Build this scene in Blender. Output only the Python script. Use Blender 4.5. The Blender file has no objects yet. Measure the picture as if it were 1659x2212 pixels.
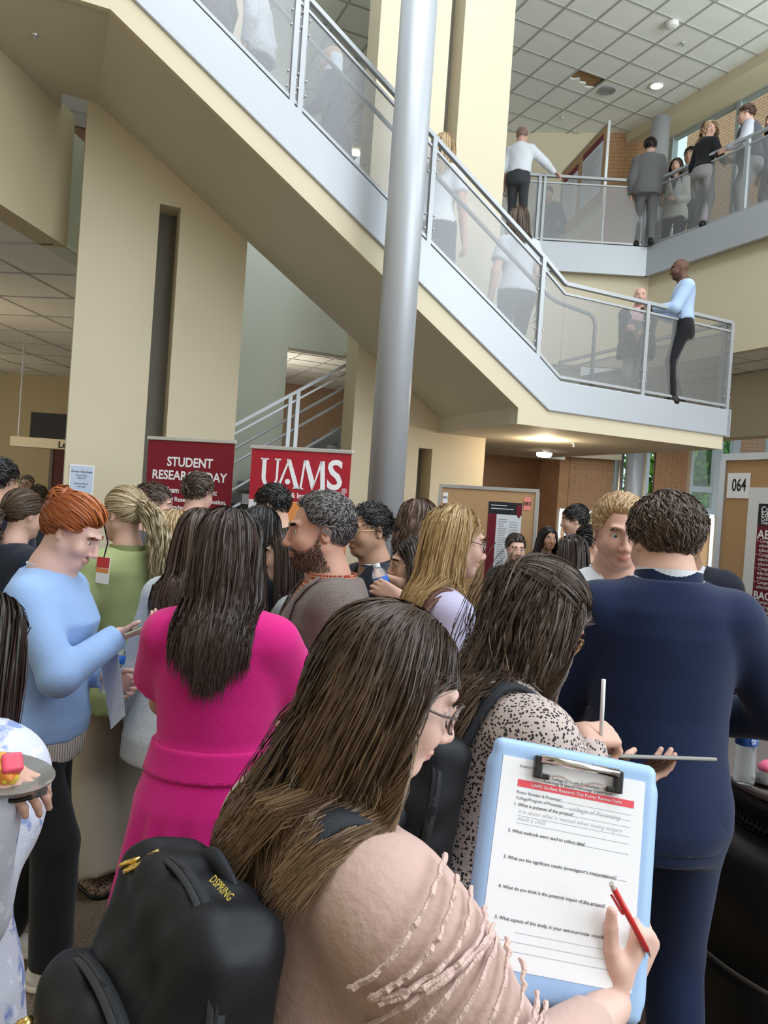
import bpy, math, random
import numpy as np
from mathutils import Matrix, Vector

SC = bpy.context.scene
COL = SC.collection
random.seed(4); RNG = np.random.default_rng(7)

# ------------------------------------------------------------------ camera
FPX = 1660.0
ROLL = math.radians(3.9); PITCH = math.radians(0.5)
CAM = np.array([0.0, 0.0, 1.75])
_f = np.array([0, math.cos(PITCH), -math.sin(PITCH)]); _r0 = np.array([1.0, 0, 0]); _u0 = np.array([0, math.sin(PITCH), math.cos(PITCH)])
_r = math.cos(ROLL)*_r0 + math.sin(ROLL)*_u0
_u = -math.sin(ROLL)*_r0 + math.cos(ROLL)*_u0
cd = bpy.data.cameras.new('camera'); cam = bpy.data.objects.new('camera', cd); COL.objects.link(cam)
cd.sensor_fit = 'HORIZONTAL'; cd.sensor_width = 36.0; cd.lens = 36.0*FPX/1659.0
cd.clip_start = 0.05; cd.clip_end = 200
cam.matrix_world = Matrix(((_r[0], _u[0], -_f[0], CAM[0]), (_r[1], _u[1], -_f[1], CAM[1]), (_r[2], _u[2], -_f[2], CAM[2]), (0, 0, 0, 1)))
SC.camera = cam

# ------------------------------------------------------------------ world, assumed daylight lamps, exposure
W = bpy.data.worlds.new('sky'); SC.world = W; W.use_nodes = True
bg = W.node_tree.nodes['Background']; bg.inputs[0].default_value = (0.80, 0.91, 1.0, 1); bg.inputs[1].default_value = 0.95
def area(name, loc, target, sx, sy, power, col):
    l = bpy.data.lights.new(name, 'AREA'); l.shape = 'RECTANGLE'; l.size = sx; l.size_y = sy; l.energy = power; l.color = col
    o = bpy.data.objects.new(name, l); COL.objects.link(o); o.location = loc
    o.rotation_euler = (Vector(target)-Vector(loc)).to_track_quat('-Z', 'Y').to_euler()
    return o
area('assumed_skylight', (1.5, 2.0, 13.5), (0.5, 5.5, 0), 9, 9, 840, (0.93, 0.97, 1.0))  # area lamp added overhead, out of view, for an assumed roof opening
area('assumed_window_light', (8.5, -1.0, 5.5), (0.5, 6.0, 2.5), 9, 7, 700, (0.90, 0.96, 1.0))  # area lamp added out of view, for an assumed window at right
area('gallery_fill_light', tuple(np.array([1.86, 8.71, 0])+np.array([math.cos(math.radians(24)), math.sin(math.radians(24)), 0])*5.2+np.array([-math.sin(math.radians(24)), math.cos(math.radians(24)), 0])*-3.2+np.array([0, 0, 7.6])), (2.5, 13.0, 9.0), 5, 2.4, 210, (0.92, 0.97, 1.0))  # added area lamp out of view, brightens the gallery and its ceiling
SC.view_settings.view_transform = 'Standard'; SC.view_settings.look = 'None'
SC.view_settings.gamma = 1.0; SC.view_settings.use_curve_mapping = False
SC.view_settings.exposure = 0.35

# ------------------------------------------------------------------ pixel to place helpers
def ray(x, y): return _f + _r*(x-829.5)/FPX + _u*(1106-y)/FPX
def at(x, y, d): return CAM + ray(x, y)*d
def az(x, y, z):
    q = ray(x, y); return CAM + q*((z-CAM[2])/q[2])
ANG = math.radians(24)
P0 = np.array([1.86, 8.71, 0.0]); U = np.array([math.cos(ANG), math.sin(ANG), 0]); V = np.array([-math.sin(ANG), math.cos(ANG), 0])
def sv(q): return np.array([(q-P0)@U, (q-P0)@V, q[2]])
def wsv(s, v, z): return P0 + U*s + V*v + np.array([0, 0, z])
def onv(x, y, v):
    q = ray(x, y); return sv(CAM + q*(((P0+V*v-CAM)@V)/(q@V)))
def ons(x, y, s):
    q = ray(x, y); return sv(CAM + q*(((P0+U*s-CAM)@U)/(q@U)))
BM = Matrix.Translation(Vector(P0)) @ Matrix.Rotation(ANG, 4, 'Z')      # building frame: local x = s, y = v

# ------------------------------------------------------------------ materials
MATS = {}
def node_mat(name):
    m = bpy.data.materials.new(name); m.use_nodes = True
    nt = m.node_tree; b = nt.nodes['Principled BSDF']
    return m, nt, b
def N(nt, typ, **kw):
    n = nt.nodes.new(typ)
    for k, v in kw.items():
        if k.startswith('i_'):
            n.inputs[k[2:].replace('_', ' ')].default_value = v
        else: setattr(n, k, v)
    return n
def c4(c): return (c[0], c[1], c[2], 1)
def srgb(r, g, b):
    f = lambda c: (c/255/12.92) if c/255 <= .04045 else ((c/255+.055)/1.055)**2.4
    return (f(r), f(g), f(b))
def mat(name, col, rough=.6, metal=0, bump=0, bscale=60, var=.0, vscale=3, spec=.3, emit=0, trans=0, ior=1.45, sheen=0, alpha=1):
    if name in MATS: return MATS[name]
    m, nt, b = node_mat(name); L = nt.links.new
    b.inputs['Base Color'].default_value = c4(col); b.inputs['Roughness'].default_value = rough; b.inputs['Metallic'].default_value = metal
    b.inputs['Specular IOR Level'].default_value = spec
    if emit:
        b.inputs['Emission Color'].default_value = c4(col); b.inputs['Emission Strength'].default_value = emit
    if trans: b.inputs['Transmission Weight'].default_value = trans; b.inputs['IOR'].default_value = ior
    if sheen: b.inputs['Sheen Weight'].default_value = sheen
    if alpha < 1: b.inputs['Alpha'].default_value = alpha
    tc = N(nt, 'ShaderNodeTexCoord')
    if var:
        n = N(nt, 'ShaderNodeTexNoise'); n.inputs['Scale'].default_value = vscale; n.inputs['Detail'].default_value = 4
        L(tc.outputs['Object'], n.inputs['Vector'])
        mx = N(nt, 'ShaderNodeMix', data_type='RGBA'); mx.inputs[6].default_value = c4([max(0, c*(1-var)) for c in col]); mx.inputs[7].default_value = c4([min(1, c*(1+var)) for c in col])
        L(n.outputs['Fac'], mx.inputs[0]); L(mx.outputs[2], b.inputs['Base Color'])
    if bump:
        n = N(nt, 'ShaderNodeTexNoise'); n.inputs['Scale'].default_value = bscale; n.inputs['Detail'].default_value = 3
        L(tc.outputs['Object'], n.inputs['Vector'])
        bp = N(nt, 'ShaderNodeBump'); bp.inputs['Strength'].default_value = bump; bp.inputs['Distance'].default_value = .01
        L(n.outputs['Fac'], bp.inputs['Height']); L(bp.outputs['Normal'], b.inputs['Normal'])
    MATS[name] = m; return m

def mat_pattern(name, kind, c1, c2, scale=60, thr=.5, rough=.85, c3=None, sheen=.1):
    """fabric prints: speckle (tweed), leopard, floral, plaid, check, rib, weave"""
    if name in MATS: return MATS[name]
    m, nt, b = node_mat(name); L = nt.links.new
    b.inputs['Roughness'].default_value = rough; b.inputs['Specular IOR Level'].default_value = .2; b.inputs['Sheen Weight'].default_value = sheen
    tc = N(nt, 'ShaderNodeTexCoord'); co = tc.outputs['Object']
    mx = N(nt, 'ShaderNodeMix', data_type='RGBA'); mx.inputs[6].default_value = c4(c1); mx.inputs[7].default_value = c4(c2)
    def math_(op, a, bb=None):
        n = N(nt, 'ShaderNodeMath', operation=op)
        if hasattr(a, 'is_linked'): L(a, n.inputs[0])
        else: n.inputs[0].default_value = a
        if bb is not None:
            if hasattr(bb, 'is_linked'): L(bb, n.inputs[1])
            else: n.inputs[1].default_value = bb
        return n.outputs[0]
    if kind in ('speckle', 'floral'):
        n = N(nt, 'ShaderNodeTexNoise'); n.inputs['Scale'].default_value = scale; n.inputs['Detail'].default_value = 5 if kind == 'speckle' else 3
        L(co, n.inputs['Vector']); r = N(nt, 'ShaderNodeMapRange'); w = .18 if kind == 'speckle' else .03
        r.inputs[1].default_value = thr-w; r.inputs[2].default_value = thr+w; L(n.outputs['Fac'], r.inputs[0]); fac = r.outputs[0]
    elif kind == 'leopard':
        n = N(nt, 'ShaderNodeTexVoronoi'); n.inputs['Scale'].default_value = scale; L(co, n.inputs['Vector'])
        n2 = N(nt, 'ShaderNodeTexNoise'); n2.inputs['Scale'].default_value = scale*1.4; L(co, n2.inputs['Vector'])
        fac = math_('LESS_THAN', math_('ADD', n.outputs['Distance'], math_('MULTIPLY', n2.outputs['Fac'], .3)), thr)
    elif kind in ('plaid', 'check'):
        sx = N(nt, 'ShaderNodeSeparateXYZ'); L(co, sx.inputs[0])
        aa = math_('ADD', sx.outputs[0], sx.outputs[1])
        a = math_('GREATER_THAN', math_('SINE', math_('MULTIPLY', aa, scale)), thr)
        bb = math_('GREATER_THAN', math_('SINE', math_('MULTIPLY', sx.outputs[2], scale)), thr)
        fac = math_('MULTIPLY', math_('ADD', a, bb), .5)
    elif kind == 'rib':
        sx = N(nt, 'ShaderNodeSeparateXYZ'); L(co, sx.inputs[0])
        fac = math_('GREATER_THAN', math_('SINE', math_('MULTIPLY', math_('SUBTRACT', sx.outputs[1], math_('MULTIPLY', sx.outputs[0], .45)), scale)), thr)
    elif kind == 'vrib':
        sx = N(nt, 'ShaderNodeSeparateXYZ'); L(co, sx.inputs[0])
        fac = math_('GREATER_THAN', math_('SINE', math_('MULTIPLY', sx.outputs[2], scale)), thr)
    L(fac, mx.inputs[0]); out = mx.outputs[2]
    if c3 is not None:
        n3 = N(nt, 'ShaderNodeTexNoise'); n3.inputs['Scale'].default_value = scale*2.3; L(co, n3.inputs['Vector'])
        m3 = N(nt, 'ShaderNodeMix', data_type='RGBA'); m3.inputs[7].default_value = c4(c3); L(out, m3.inputs[6])
        g = math_('GREATER_THAN', n3.outputs['Fac'], .62); L(g, m3.inputs[0]); out = m3.outputs[2]
    L(out, b.inputs['Base Color'])
    n = N(nt, 'ShaderNodeTexNoise'); n.inputs['Scale'].default_value = 260; L(co, n.inputs['Vector'])
    bp = N(nt, 'ShaderNodeBump'); bp.inputs['Strength'].default_value = .25; bp.inputs['Distance'].default_value = .004
    L(n.outputs['Fac'], bp.inputs['Height']); L(bp.outputs['Normal'], b.inputs['Normal'])
    MATS[name] = m; return m

def mat_vcol(name, rough=.5, spec=.4, aniso=0, sss=0, bump=0):
    """colour comes from the mesh's own colour attribute"""
    if name in MATS: return MATS[name]
    m, nt, b = node_mat(name); L = nt.links.new
    a = N(nt, 'ShaderNodeAttribute', attribute_name='Col'); L(a.outputs['Color'], b.inputs['Base Color'])
    b.inputs['Roughness'].default_value = rough; b.inputs['Specular IOR Level'].default_value = spec
    if sss:
        b.inputs['Subsurface Weight'].default_value = sss; b.inputs['Subsurface Radius'].default_value = (.01, .004, .002); b.inputs['Subsurface Scale'].default_value = .6
    if bump:
        tc = N(nt, 'ShaderNodeTexCoord'); n = N(nt, 'ShaderNodeTexNoise'); n.inputs['Scale'].default_value = 300; L(tc.outputs['Object'], n.inputs['Vector'])
        bp = N(nt, 'ShaderNodeBump'); bp.inputs['Strength'].default_value = bump; bp.inputs['Distance'].default_value = .002
        L(n.outputs['Fac'], bp.inputs['Height']); L(bp.outputs['Normal'], b.inputs['Normal'])
    MATS[name] = m; return m

def mat_perf(name, col, pitch=.011, rad=.0042, axis='x', rough=.4, metal=.6):
    """perforated sheet: round holes on a staggered grid, in the sheet's own coordinates"""
    if name in MATS: return MATS[name]
    m, nt, b = node_mat(name); L = nt.links.new
    b.inputs['Base Color'].default_value = c4(col); b.inputs['Roughness'].default_value = rough; b.inputs['Metallic'].default_value = metal
    tc = N(nt, 'ShaderNodeTexCoord'); sx = N(nt, 'ShaderNodeSeparateXYZ'); L(tc.outputs['Object'], sx.inputs[0])
    def M(op, a, bb=None):
        n = N(nt, 'ShaderNodeMath', operation=op)
        for i, q in enumerate((a, bb)):
            if q is None: continue
            if hasattr(q, 'is_linked'): L(q, n.inputs[i])
            else: n.inputs[i].default_value = q
        return n.outputs[0]
    x = sx.outputs[0]; z = sx.outputs[2]
    if axis == 'y': x = sx.outputs[1]
    if axis == 'r': x = M('MULTIPLY', M('ARCTAN2', sx.outputs[1], sx.outputs[0]), .44)
    d1 = None
    for ox in (0, .5):
        fx = M('SUBTRACT', M('FRACT', M('ADD', M('DIVIDE', x, pitch), ox)), .5)
        fz = M('SUBTRACT', M('FRACT', M('ADD', M('DIVIDE', z, pitch*1.732), ox)), .5)
        d = M('ADD', M('POWER', M('ABSOLUTE', fx), 2), M('POWER', M('MULTIPLY', M('ABSOLUTE', fz), 1.732), 2))
        d1 = d if d1 is None else M('MINIMUM', d1, d)
    hole = M('LESS_THAN', d1, (rad/pitch)**2)
    tr = N(nt, 'ShaderNodeBsdfTransparent'); ms = N(nt, 'ShaderNodeMixShader')
    L(hole, ms.inputs[0]); L(b.outputs[0], ms.inputs[1]); L(tr.outputs[0], ms.inputs[2]); L(ms.outputs[0], nt.nodes['Material Output'].inputs[0])
    MATS[name] = m; return m

CREAM = mat('cream paint', (.67, .595, .44), .7, var=.04, vscale=1.2, bump=.04, bscale=90)
PALE = mat('pale green paint', (.66, .70, .60), .7, var=.03)
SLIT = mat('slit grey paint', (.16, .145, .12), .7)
SOFFIT = mat('soffit paint', (.60, .56, .46), .75, var=.03)
STEEL = mat('painted grey steel', (.47, .50, .54), .42, metal=.25, spec=.5, var=.03, vscale=2)
RAILM = mat('rail grey steel', (.42, .44, .46), .38, metal=.35, spec=.5)
PERF = mat_perf('perforated grey sheet', (.34, .345, .35), .012, .0051)
PERFY = mat_perf('perforated grey sheet across', (.34, .345, .35), .012, .0051, axis='y')
BRICK = mat('tan brick', (.50, .28, .15), .85, bump=.3, bscale=120, var=.22, vscale=5)
BRICKO = mat('outdoor brick', (.62, .36, .22), .85, bump=.3, bscale=120, var=.18, vscale=4)
MORTAR = mat('mortar', (.55, .46, .34), .9, bump=.2)
TILE = mat('ceiling tile', (.84, .85, .82), .9, bump=.12, bscale=240, var=.03)
TBAR = mat('ceiling grid bar', (.42, .43, .40), .6)
CORK = mat('cork board', (.46, .29, .15), .9, bump=.2, bscale=260, var=.22, vscale=160)
ALU = mat('brushed aluminium', (.62, .63, .64), .35, metal=.7)
WHITE = mat('white paper', (.86, .87, .90), .7)
BLACKM = mat('black plastic', (.012, .012, .014), .35, spec=.5)
INK = mat('black ink', (.02, .02, .025), .7)
FRAMEG = mat('window frame metal', (.40, .47, .50), .4, metal=.3)
def glass_mat():
    m, nt, b = node_mat('window glass'); L = nt.links.new
    t = N(nt, 'ShaderNodeBsdfTransparent'); t.inputs[0].default_value = (.90, .97, .95, 1); g = N(nt, 'ShaderNodeBsdfGlossy'); g.inputs['Roughness'].default_value = .02
    ms = N(nt, 'ShaderNodeMixShader'); ms.inputs[0].default_value = .015; L(t.outputs[0], ms.inputs[1]); L(g.outputs[0], ms.inputs[2]); L(ms.outputs[0], nt.nodes['Material Output'].inputs[0]); return m
GLASS = glass_mat()

# carpet: brown loop weave
def carpet():
    m, nt, b = node_mat('woven carpet'); L = nt.links.new
    tc = N(nt, 'ShaderNodeTexCoord'); mp = N(nt, 'ShaderNodeMapping'); mp.inputs['Scale'].default_value = (60, 220, 1); L(tc.outputs['Object'], mp.inputs[0])
    n = N(nt, 'ShaderNodeTexNoise'); n.inputs['Scale'].default_value = 1.0; n.inputs['Detail'].default_value = 6; n.inputs['Roughness'].default_value = .75; L(mp.outputs[0], n.inputs[0])
    cr = N(nt, 'ShaderNodeValToRGB'); e = cr.color_ramp.elements
    e[0].position = .36; e[0].color = c4((.07, .05, .036)); e[1].position = .66; e[1].color = c4((.33, .26, .19)); L(n.outputs['Fac'], cr.inputs[0])
    L(cr.outputs[0], b.inputs['Base Color']); b.inputs['Roughness'].default_value = .95; b.inputs['Specular IOR Level'].default_value = .1
    bp = N(nt, 'ShaderNodeBump'); bp.inputs['Strength'].default_value = .6; bp.inputs['Distance'].default_value = .01; L(n.outputs['Fac'], bp.inputs['Height']); L(bp.outputs[0], b.inputs['Normal'])
    return m
CARPET = carpet()

# ------------------------------------------------------------------ object helpers
def world_of(o):
    return o.matrix_basis.copy() if o.parent is None else world_of(o.parent) @ o.matrix_basis
def link(name, me, m=None, parent=None, mw=None, smooth=False):
    o = bpy.data.objects.new(name, me); COL.objects.link(o)
    if m is not None and not me.materials: me.materials.append(m)
    if parent is not None: o.parent = parent
    if mw is not None: o.matrix_basis = (world_of(parent).inverted() @ mw) if parent is not None else mw
    if smooth: me.polygons.foreach_set('use_smooth', [True]*len(me.polygons))
    return o
def tag(o, label, cat, group=None, kind=None):
    o['label'] = label; o['category'] = cat
    if group: o['group'] = group
    if kind: o['kind'] = kind
    return o
def struct(o): o['kind'] = 'structure'; return o
def empty(name, loc=(0, 0, 0), mw=None):
    o = bpy.data.objects.new(name, None); COL.objects.link(o); o.empty_display_size = .1
    o.location = loc
    if mw is not None: o.matrix_basis = mw
    return o
class MB:
    """collects boxes, prisms, tubes; builds one mesh"""
    def __init__(s): s.v = []; s.f = []
    def add(s, vs, fs):
        b = len(s.v); s.v += [tuple(map(float, p)) for p in vs]; s.f += [tuple(i+b for i in q) for q in fs]; return s
    def box(s, x0, x1, y0, y1, z0, z1):
        return s.add([(x0, y0, z0), (x1, y0, z0), (x1, y1, z0), (x0, y1, z0), (x0, y0, z1), (x1, y0, z1), (x1, y1, z1), (x0, y1, z1)],
                     [(0, 3, 2, 1), (4, 5, 6, 7), (0, 1, 5, 4), (1, 2, 6, 5), (2, 3, 7, 6), (3, 0, 4, 7)])
    def prism(s, poly, a, b, axis='y'):
        """polygon in (x,z) run from y=a to y=b, or in (x,y) run from z=a to z=b"""
        n = len(poly); f = (lambda p, t: (p[0], t, p[1])) if axis == 'y' else ((lambda p, t: (p[0], p[1], t)) if axis == 'z' else (lambda p, t: (t, p[0], p[1])))
        s.add([f(p, a) for p in poly]+[f(p, b) for p in poly], [tuple(range(n))[::-1], tuple(range(n, 2*n))]+[(i, (i+1) % n, n+(i+1) % n, n+i) for i in range(n)])
        return s
    def tube(s, pts, r, n=8, cap=True):
        pts = [np.array(p, float) for p in pts]; rs = r if hasattr(r, '__len__') else [r]*len(pts); rings = []
        up = np.array([0, 0, 1.0])
        for i, p in enumerate(pts):
            t = pts[min(i+1, len(pts)-1)]-pts[max(i-1, 0)]; t = t/(np.linalg.norm(t)+1e-9)
            if i == 0:
                a = np.cross(t, up if abs(t[2]) < .9 else np.array([1.0, 0, 0]))
            else: a = a-t*(a@t)
            a = a/(np.linalg.norm(a)+1e-9); b = np.cross(t, a)
            rings.append([p+rs[i]*(a*math.cos(2*math.pi*k/n)+b*math.sin(2*math.pi*k/n)) for k in range(n)])
        fs = [(i*n+k, i*n+(k+1) % n, (i+1)*n+(k+1) % n, (i+1)*n+k) for i in range(len(pts)-1) for k in range(n)]
        if cap: fs += [tuple(range(n))[::-1], tuple((len(pts)-1)*n+k for k in range(n))]
        return s.add([q for R in rings for q in R], fs)
    def beam(s, a, b, w, h):
        """rectangular bar from a to b, width across level, height h upward"""
        a = np.array(a, float); b = np.array(b, float); t = b-a; t /= np.linalg.norm(t)
        x = np.cross(t, [0, 0, 1.0]); 
        if np.linalg.norm(x) < 1e-3: x = np.array([1.0, 0, 0])
        x /= np.linalg.norm(x); y = np.cross(x, t)
        c = [(-1, -1), (1, -1), (1, 1), (-1, 1)]
        return s.add([a+x*w/2*i+y*h/2*j for i, j in c]+[b+x*w/2*i+y*h/2*j for i, j in c], [(0, 1, 2, 3)[::-1], (4, 5, 6, 7), (0, 1, 5, 4), (1, 2, 6, 5), (2, 3, 7, 6), (3, 0, 4, 7)])
    def lathe(s, prof, n=24, c=(0, 0, 0)):
        m = len(prof)
        vs = [(c[0]+r*math.cos(2*math.pi*k/n), c[1]+r*math.sin(2*math.pi*k/n), c[2]+z) for r, z in prof for k in range(n)]
        fs = [(i*n+k, i*n+(k+1) % n, (i+1)*n+(k+1) % n, (i+1)*n+k) for i in range(m-1) for k in range(n)]
        fs += [tuple(range(n))[::-1], tuple((m-1)*n+k for k in range(n))]
        return s.add(vs, fs)
    def mesh(s, name):
        me = bpy.data.meshes.new(name); me.from_pydata(s.v, [], s.f); me.update(); return me
    def build(s, name, m, parent=None, mw=None, smooth=False, bevel=0):
        o = link(name, s.mesh(name), m, parent, mw, smooth)
        if bevel:
            md = o.modifiers.new('bevel', 'BEVEL'); md.width = bevel; md.segments = 2; md.limit_method = 'ANGLE'
        return o
def plane_mw(o, x, y):
    """matrix with local x,y in the plane and z out of it"""
    x = np.array(x, float); x /= np.linalg.norm(x); y = np.array(y, float); y -= x*(x@y); y /= np.linalg.norm(y); z = np.cross(x, y)
    return Matrix(((x[0], y[0], z[0], o[0]), (x[1], y[1], z[1], o[1]), (x[2], y[2], z[2], o[2]), (0, 0, 0, 1)))
def text(body, size, m, parent=None, mw=None, at_=(0, 0, .002), align='CENTER', bold=0, width=None, name='lettering', shear=0):
    cu = bpy.data.curves.new('t', 'FONT'); cu.body = body; cu.size = size; cu.align_x = align; cu.align_y = 'CENTER'; cu.offset = bold*size; cu.resolution_u = 3 if size > .03 else 2; cu.shear = shear
    cu.extrude = .0004 if size > .05 else 0
    t = bpy.data.objects.new('t', cu); COL.objects.link(t); bpy.context.view_layer.update()
    dg = bpy.context.evaluated_depsgraph_get(); me = bpy.data.meshes.new_from_object(t.evaluated_get(dg)); bpy.data.objects.remove(t); bpy.data.curves.remove(cu)
    sc = 1.0
    if width:
        xs = [v.co.x for v in me.vertices]; w = max(xs)-min(xs); sc = width/w
    for v in me.vertices: v.co.x = v.co.x*sc+at_[0]; v.co.y += at_[1]; v.co.z += at_[2]
    me.materials.clear(); me.materials.append(m)
    return link(name, me, None, parent, mw)
# ================================================================== THE PLACE
# unseen blockers added to cut ambient light: left wall, wall behind, left roof
struct(MB().box(-6.7, -6.5, -7, 5.2, 0, 10.4).build('wall_left_blocker', CREAM))
struct(MB().box(-6.7, 9, -7.2, -7, 0, 10.4).build('wall_behind_blocker', CREAM))
struct(MB().box(-6.7, -2.2, -7.2, 6.0, 10.4, 10.6).build('ceiling_left_blocker', SOFFIT))
# floor
struct(MB().box(-22, 16, -14, 26, -.2, 0).build('floor', CARPET, mw=BM))

# spine wall between the two flights: two piers with tall recessed slits
def pier(name, s0, s1, z1, slits):
    m = MB(); v0, v1 = 1.8, 2.2
    xs = sorted({s0, s1, *[x for q in slits for x in q[:2]]})
    for a, b in zip(xs, xs[1:]):
        holes = [q for q in slits if q[0] <= a+1e-6 and q[1] >= b-1e-6]
        z = 0
        for q in sorted(holes, key=lambda q: q[2]):
            if q[2] > z: m.box(a, b, v0, v1, z, q[2])
            m.box(a, b, v1-.08, v1, q[2], q[3]); z = q[3]
        if z < z1: m.box(a, b, v0, v1, z, z1)
    o = struct(m.build(name, CREAM, mw=BM))
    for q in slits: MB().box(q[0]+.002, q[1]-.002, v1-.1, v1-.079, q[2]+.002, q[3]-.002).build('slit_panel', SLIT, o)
    return o
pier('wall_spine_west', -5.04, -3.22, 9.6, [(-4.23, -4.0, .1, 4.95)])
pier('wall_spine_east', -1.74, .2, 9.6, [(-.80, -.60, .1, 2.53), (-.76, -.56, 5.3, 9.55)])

# --- the stair: steel stringer, plaster underside, steps, landings
ZL, Z2 = 3.22, 6.25
st = tag(empty('staircase', mw=BM), 'broad grey and cream staircase with a landing, crossing the atrium overhead', 'staircase')
steel = [(2.64, 2.91), (-.13, 2.93), (-4.95, 6.11), (-9, 6.11), (-9, 6.60), (-4.95, 6.60), (-3.27, 5.48), (-.32, 3.52), (0, 3.28), (2.64, 3.25)]
MB().prism(steel, -.06, 0).build('stringer', STEEL, st, bevel=.012)
MB().box(-.52, 2.58, 0.0, 3.75, 2.75, 3.18).build('landing_slab', SOFFIT, st)
MB().prism([(-9, 5.88), (-4.95, 5.88), (-.52, 2.94), (-.3, 2.94), (-.3, 3.15), (-4.95, 6.2), (-9, 6.2)], .02, 1.8).build('flight_soffit', SOFFIT, st)
MB().prism([(-9, 5.86), (-4.95, 5.86), (-.52, 2.92), (-.52, 2.745), (2.56, 2.745), (2.56, 3.0), (-.1, 3.0), (-4.95, 6.2), (-9, 6.2)], -.03, .03).build('cream_edge_band', CREAM, st)
MB().box(2.58, 2.64, -.06, 3.75, 2.91, 3.25).build('end_stringer', STEEL, st)
nst = 20
for i in range(nst):
    z1 = ZL+(i+1)*(Z2-ZL)/nst; s1 = -.25-i*.235
    MB().box(s1-.26, s1, .03, 1.75, z1-.15, z1).build('step', mat('grey step rubber', (.25, .25, .26), .8), st)
for i in range(18):
    z1 = ZL-(i)*.178; s1 = -.55-i*.268
    if z1 > .05: MB().box(s1-.28, s1, 2.25, 3.7, z1-.15, z1-.02).build('step', MATS['grey step rubber'], st)
MB().prism([(-.52, 3.1), (-5.2, 0.0), (-4.7, 0), (-.52, 2.75)], 2.22, 3.7).build('lower_flight_soffit', SOFFIT, st)
MB().box(-9, -4.95, .0, 1.8, 6.0, 6.28).build('upper_landing', SOFFIT, st)

# --- railings with perforated panels
def railing(name, label, pts, posts, h=1.1, off=(0, 0), perf=PERF, handrail=None, panel=True, mids=()):
    """pts: list of (s,v,z) along the foot of the rail; posts: list of foot points"""
    R = tag(empty(name, mw=BM), label, 'railing')
    up = np.array([0, 0, h])
    for a, b in zip(pts, pts[1:]):
        a = np.array(a, float); b = np.array(b, float)
        MB().beam(a+up, b+up, .055, .04).build('top_rail', RAILM, R)
        MB().beam(a+up-[0, 0, .11], b+up-[0, 0, .11], .03, .025).build('panel_rail', RAILM, R)
        MB().beam(a+[0, 0, .05], b+[0, 0, .05], .03, .03).build('bottom_rail', RAILM, R)
    for p in posts:
        p = np.array(p, float)
        MB().box(p[0]-.025, p[0]+.025, p[1]-.03, p[1]+.03, p[2]-.02, p[2]+h).build('post', RAILM, R)
    for a, b in zip(pts, pts[1:]):
        a = np.array(a, float); b = np.array(b, float); t = b-a; L = np.linalg.norm(t[:2]); nrm = np.array([-t[1], t[0], 0])/L*.004
        if panel:
            q = [a+[0, 0, .06], b+[0, 0, .06], b+[0, 0, h-.12], a+[0, 0, h-.12]]
            MB().add([p-nrm for p in q]+[p+nrm for p in q], [(0, 1, 2, 3)[::-1], (4, 5, 6, 7), (0, 1, 5, 4), (1, 2, 6, 5), (2, 3, 7, 6), (3, 0, 4, 7)]).build('perforated_panel', perf, R)
        for mz in mids: MB().tube([a+[0, 0, mz], b+[0, 0, mz]], .018).build('middle_rail', RAILM, R)
    if handrail:
        MB().tube(handrail, .024, 10).build('handrail', RAILM, R, smooth=True)
    return R
vs_ = -.02
def foot(s):        # height of the front rail foot above the stringer
    return float(np.interp(s, [-4.95, -3.27, -.32, 0, 2.6], [6.60, 5.48, 3.52, 3.28, 3.25]))
knots = [2.58, 1.2, 0, -.32, -1.83, -3.25, -4.7]
fr = railing('stair_railing', 'grey railing with perforated metal panels along the front of the upper flight and landing',
        [(s, vs_, foot(s)) for s in knots], [(s, vs_, foot(s)) for s in (2.58, 1.2, -.32, -1.76, -1.90, -3.22, -3.30, -4.7)], handrail=
        [(.55, .1, 3.3), (.55, .1, 4.02), (.52, .1, 4.1), (.45, .1, 4.14), (.0, .1, 4.2), (-.12, .1, 4.24)]+[(s, .1, foot(s)+.84) for s in (-.4, -1.83, -3.25, -4.7)])
MBb = MB()
for s in (2.58, 1.2, -.32, -1.76, -1.90, -3.22, -3.30):
    for k in range(2):
        for z in (.16, .30, .74, .88): 
            if s > -4: MB().box(s-.05+.1*k-.006, s-.05+.1*k+.006, vs_-.02, vs_+.02, foot(s)+z-.006, foot(s)+z+.006).build('bolt', ALU, fr)
railing('landing_end_railing', 'grey perforated railing across the far end of the landing', [(2.56, .05, 3.25), (2.56, 1.8, 3.25), (2.56, 3.6, 3.25)], [(2.56, .06, 3.25), (2.56, 1.8, 3.25), (2.56, 3.6, 3.25)], perf=PERFY)
def lowfoot(s): return 3.22+(s+.55)*.664
railing('lower_stair_railing', 'sloping grey railing of the lower flight behind the red banners', [(-.6, 2.3, lowfoot(-.6)), (-2.35, 2.3, lowfoot(-2.35)), (-4.9, 2.3, lowfoot(-4.9))],
        [(-.7, 2.3, lowfoot(-.7)), (-2.33, 2.3, lowfoot(-2.33)), (-2.43, 2.3, lowfoot(-2.43)), (-4.8, 2.3, lowfoot(-4.8))], panel=False, mids=(.28, .62, .8))

# --- big round column in front of the stair
cpos = at(838, 1000, 7.25)
colm = MB().lathe([(.172, 0), (.172, 9.8)], 40).build('trim_1', STEEL, mw=Matrix.Translation((cpos[0], cpos[1], 0)), smooth=False)
for p in colm.data.polygons: p.use_smooth = len(p.vertices) == 4
struct(colm)

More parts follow.
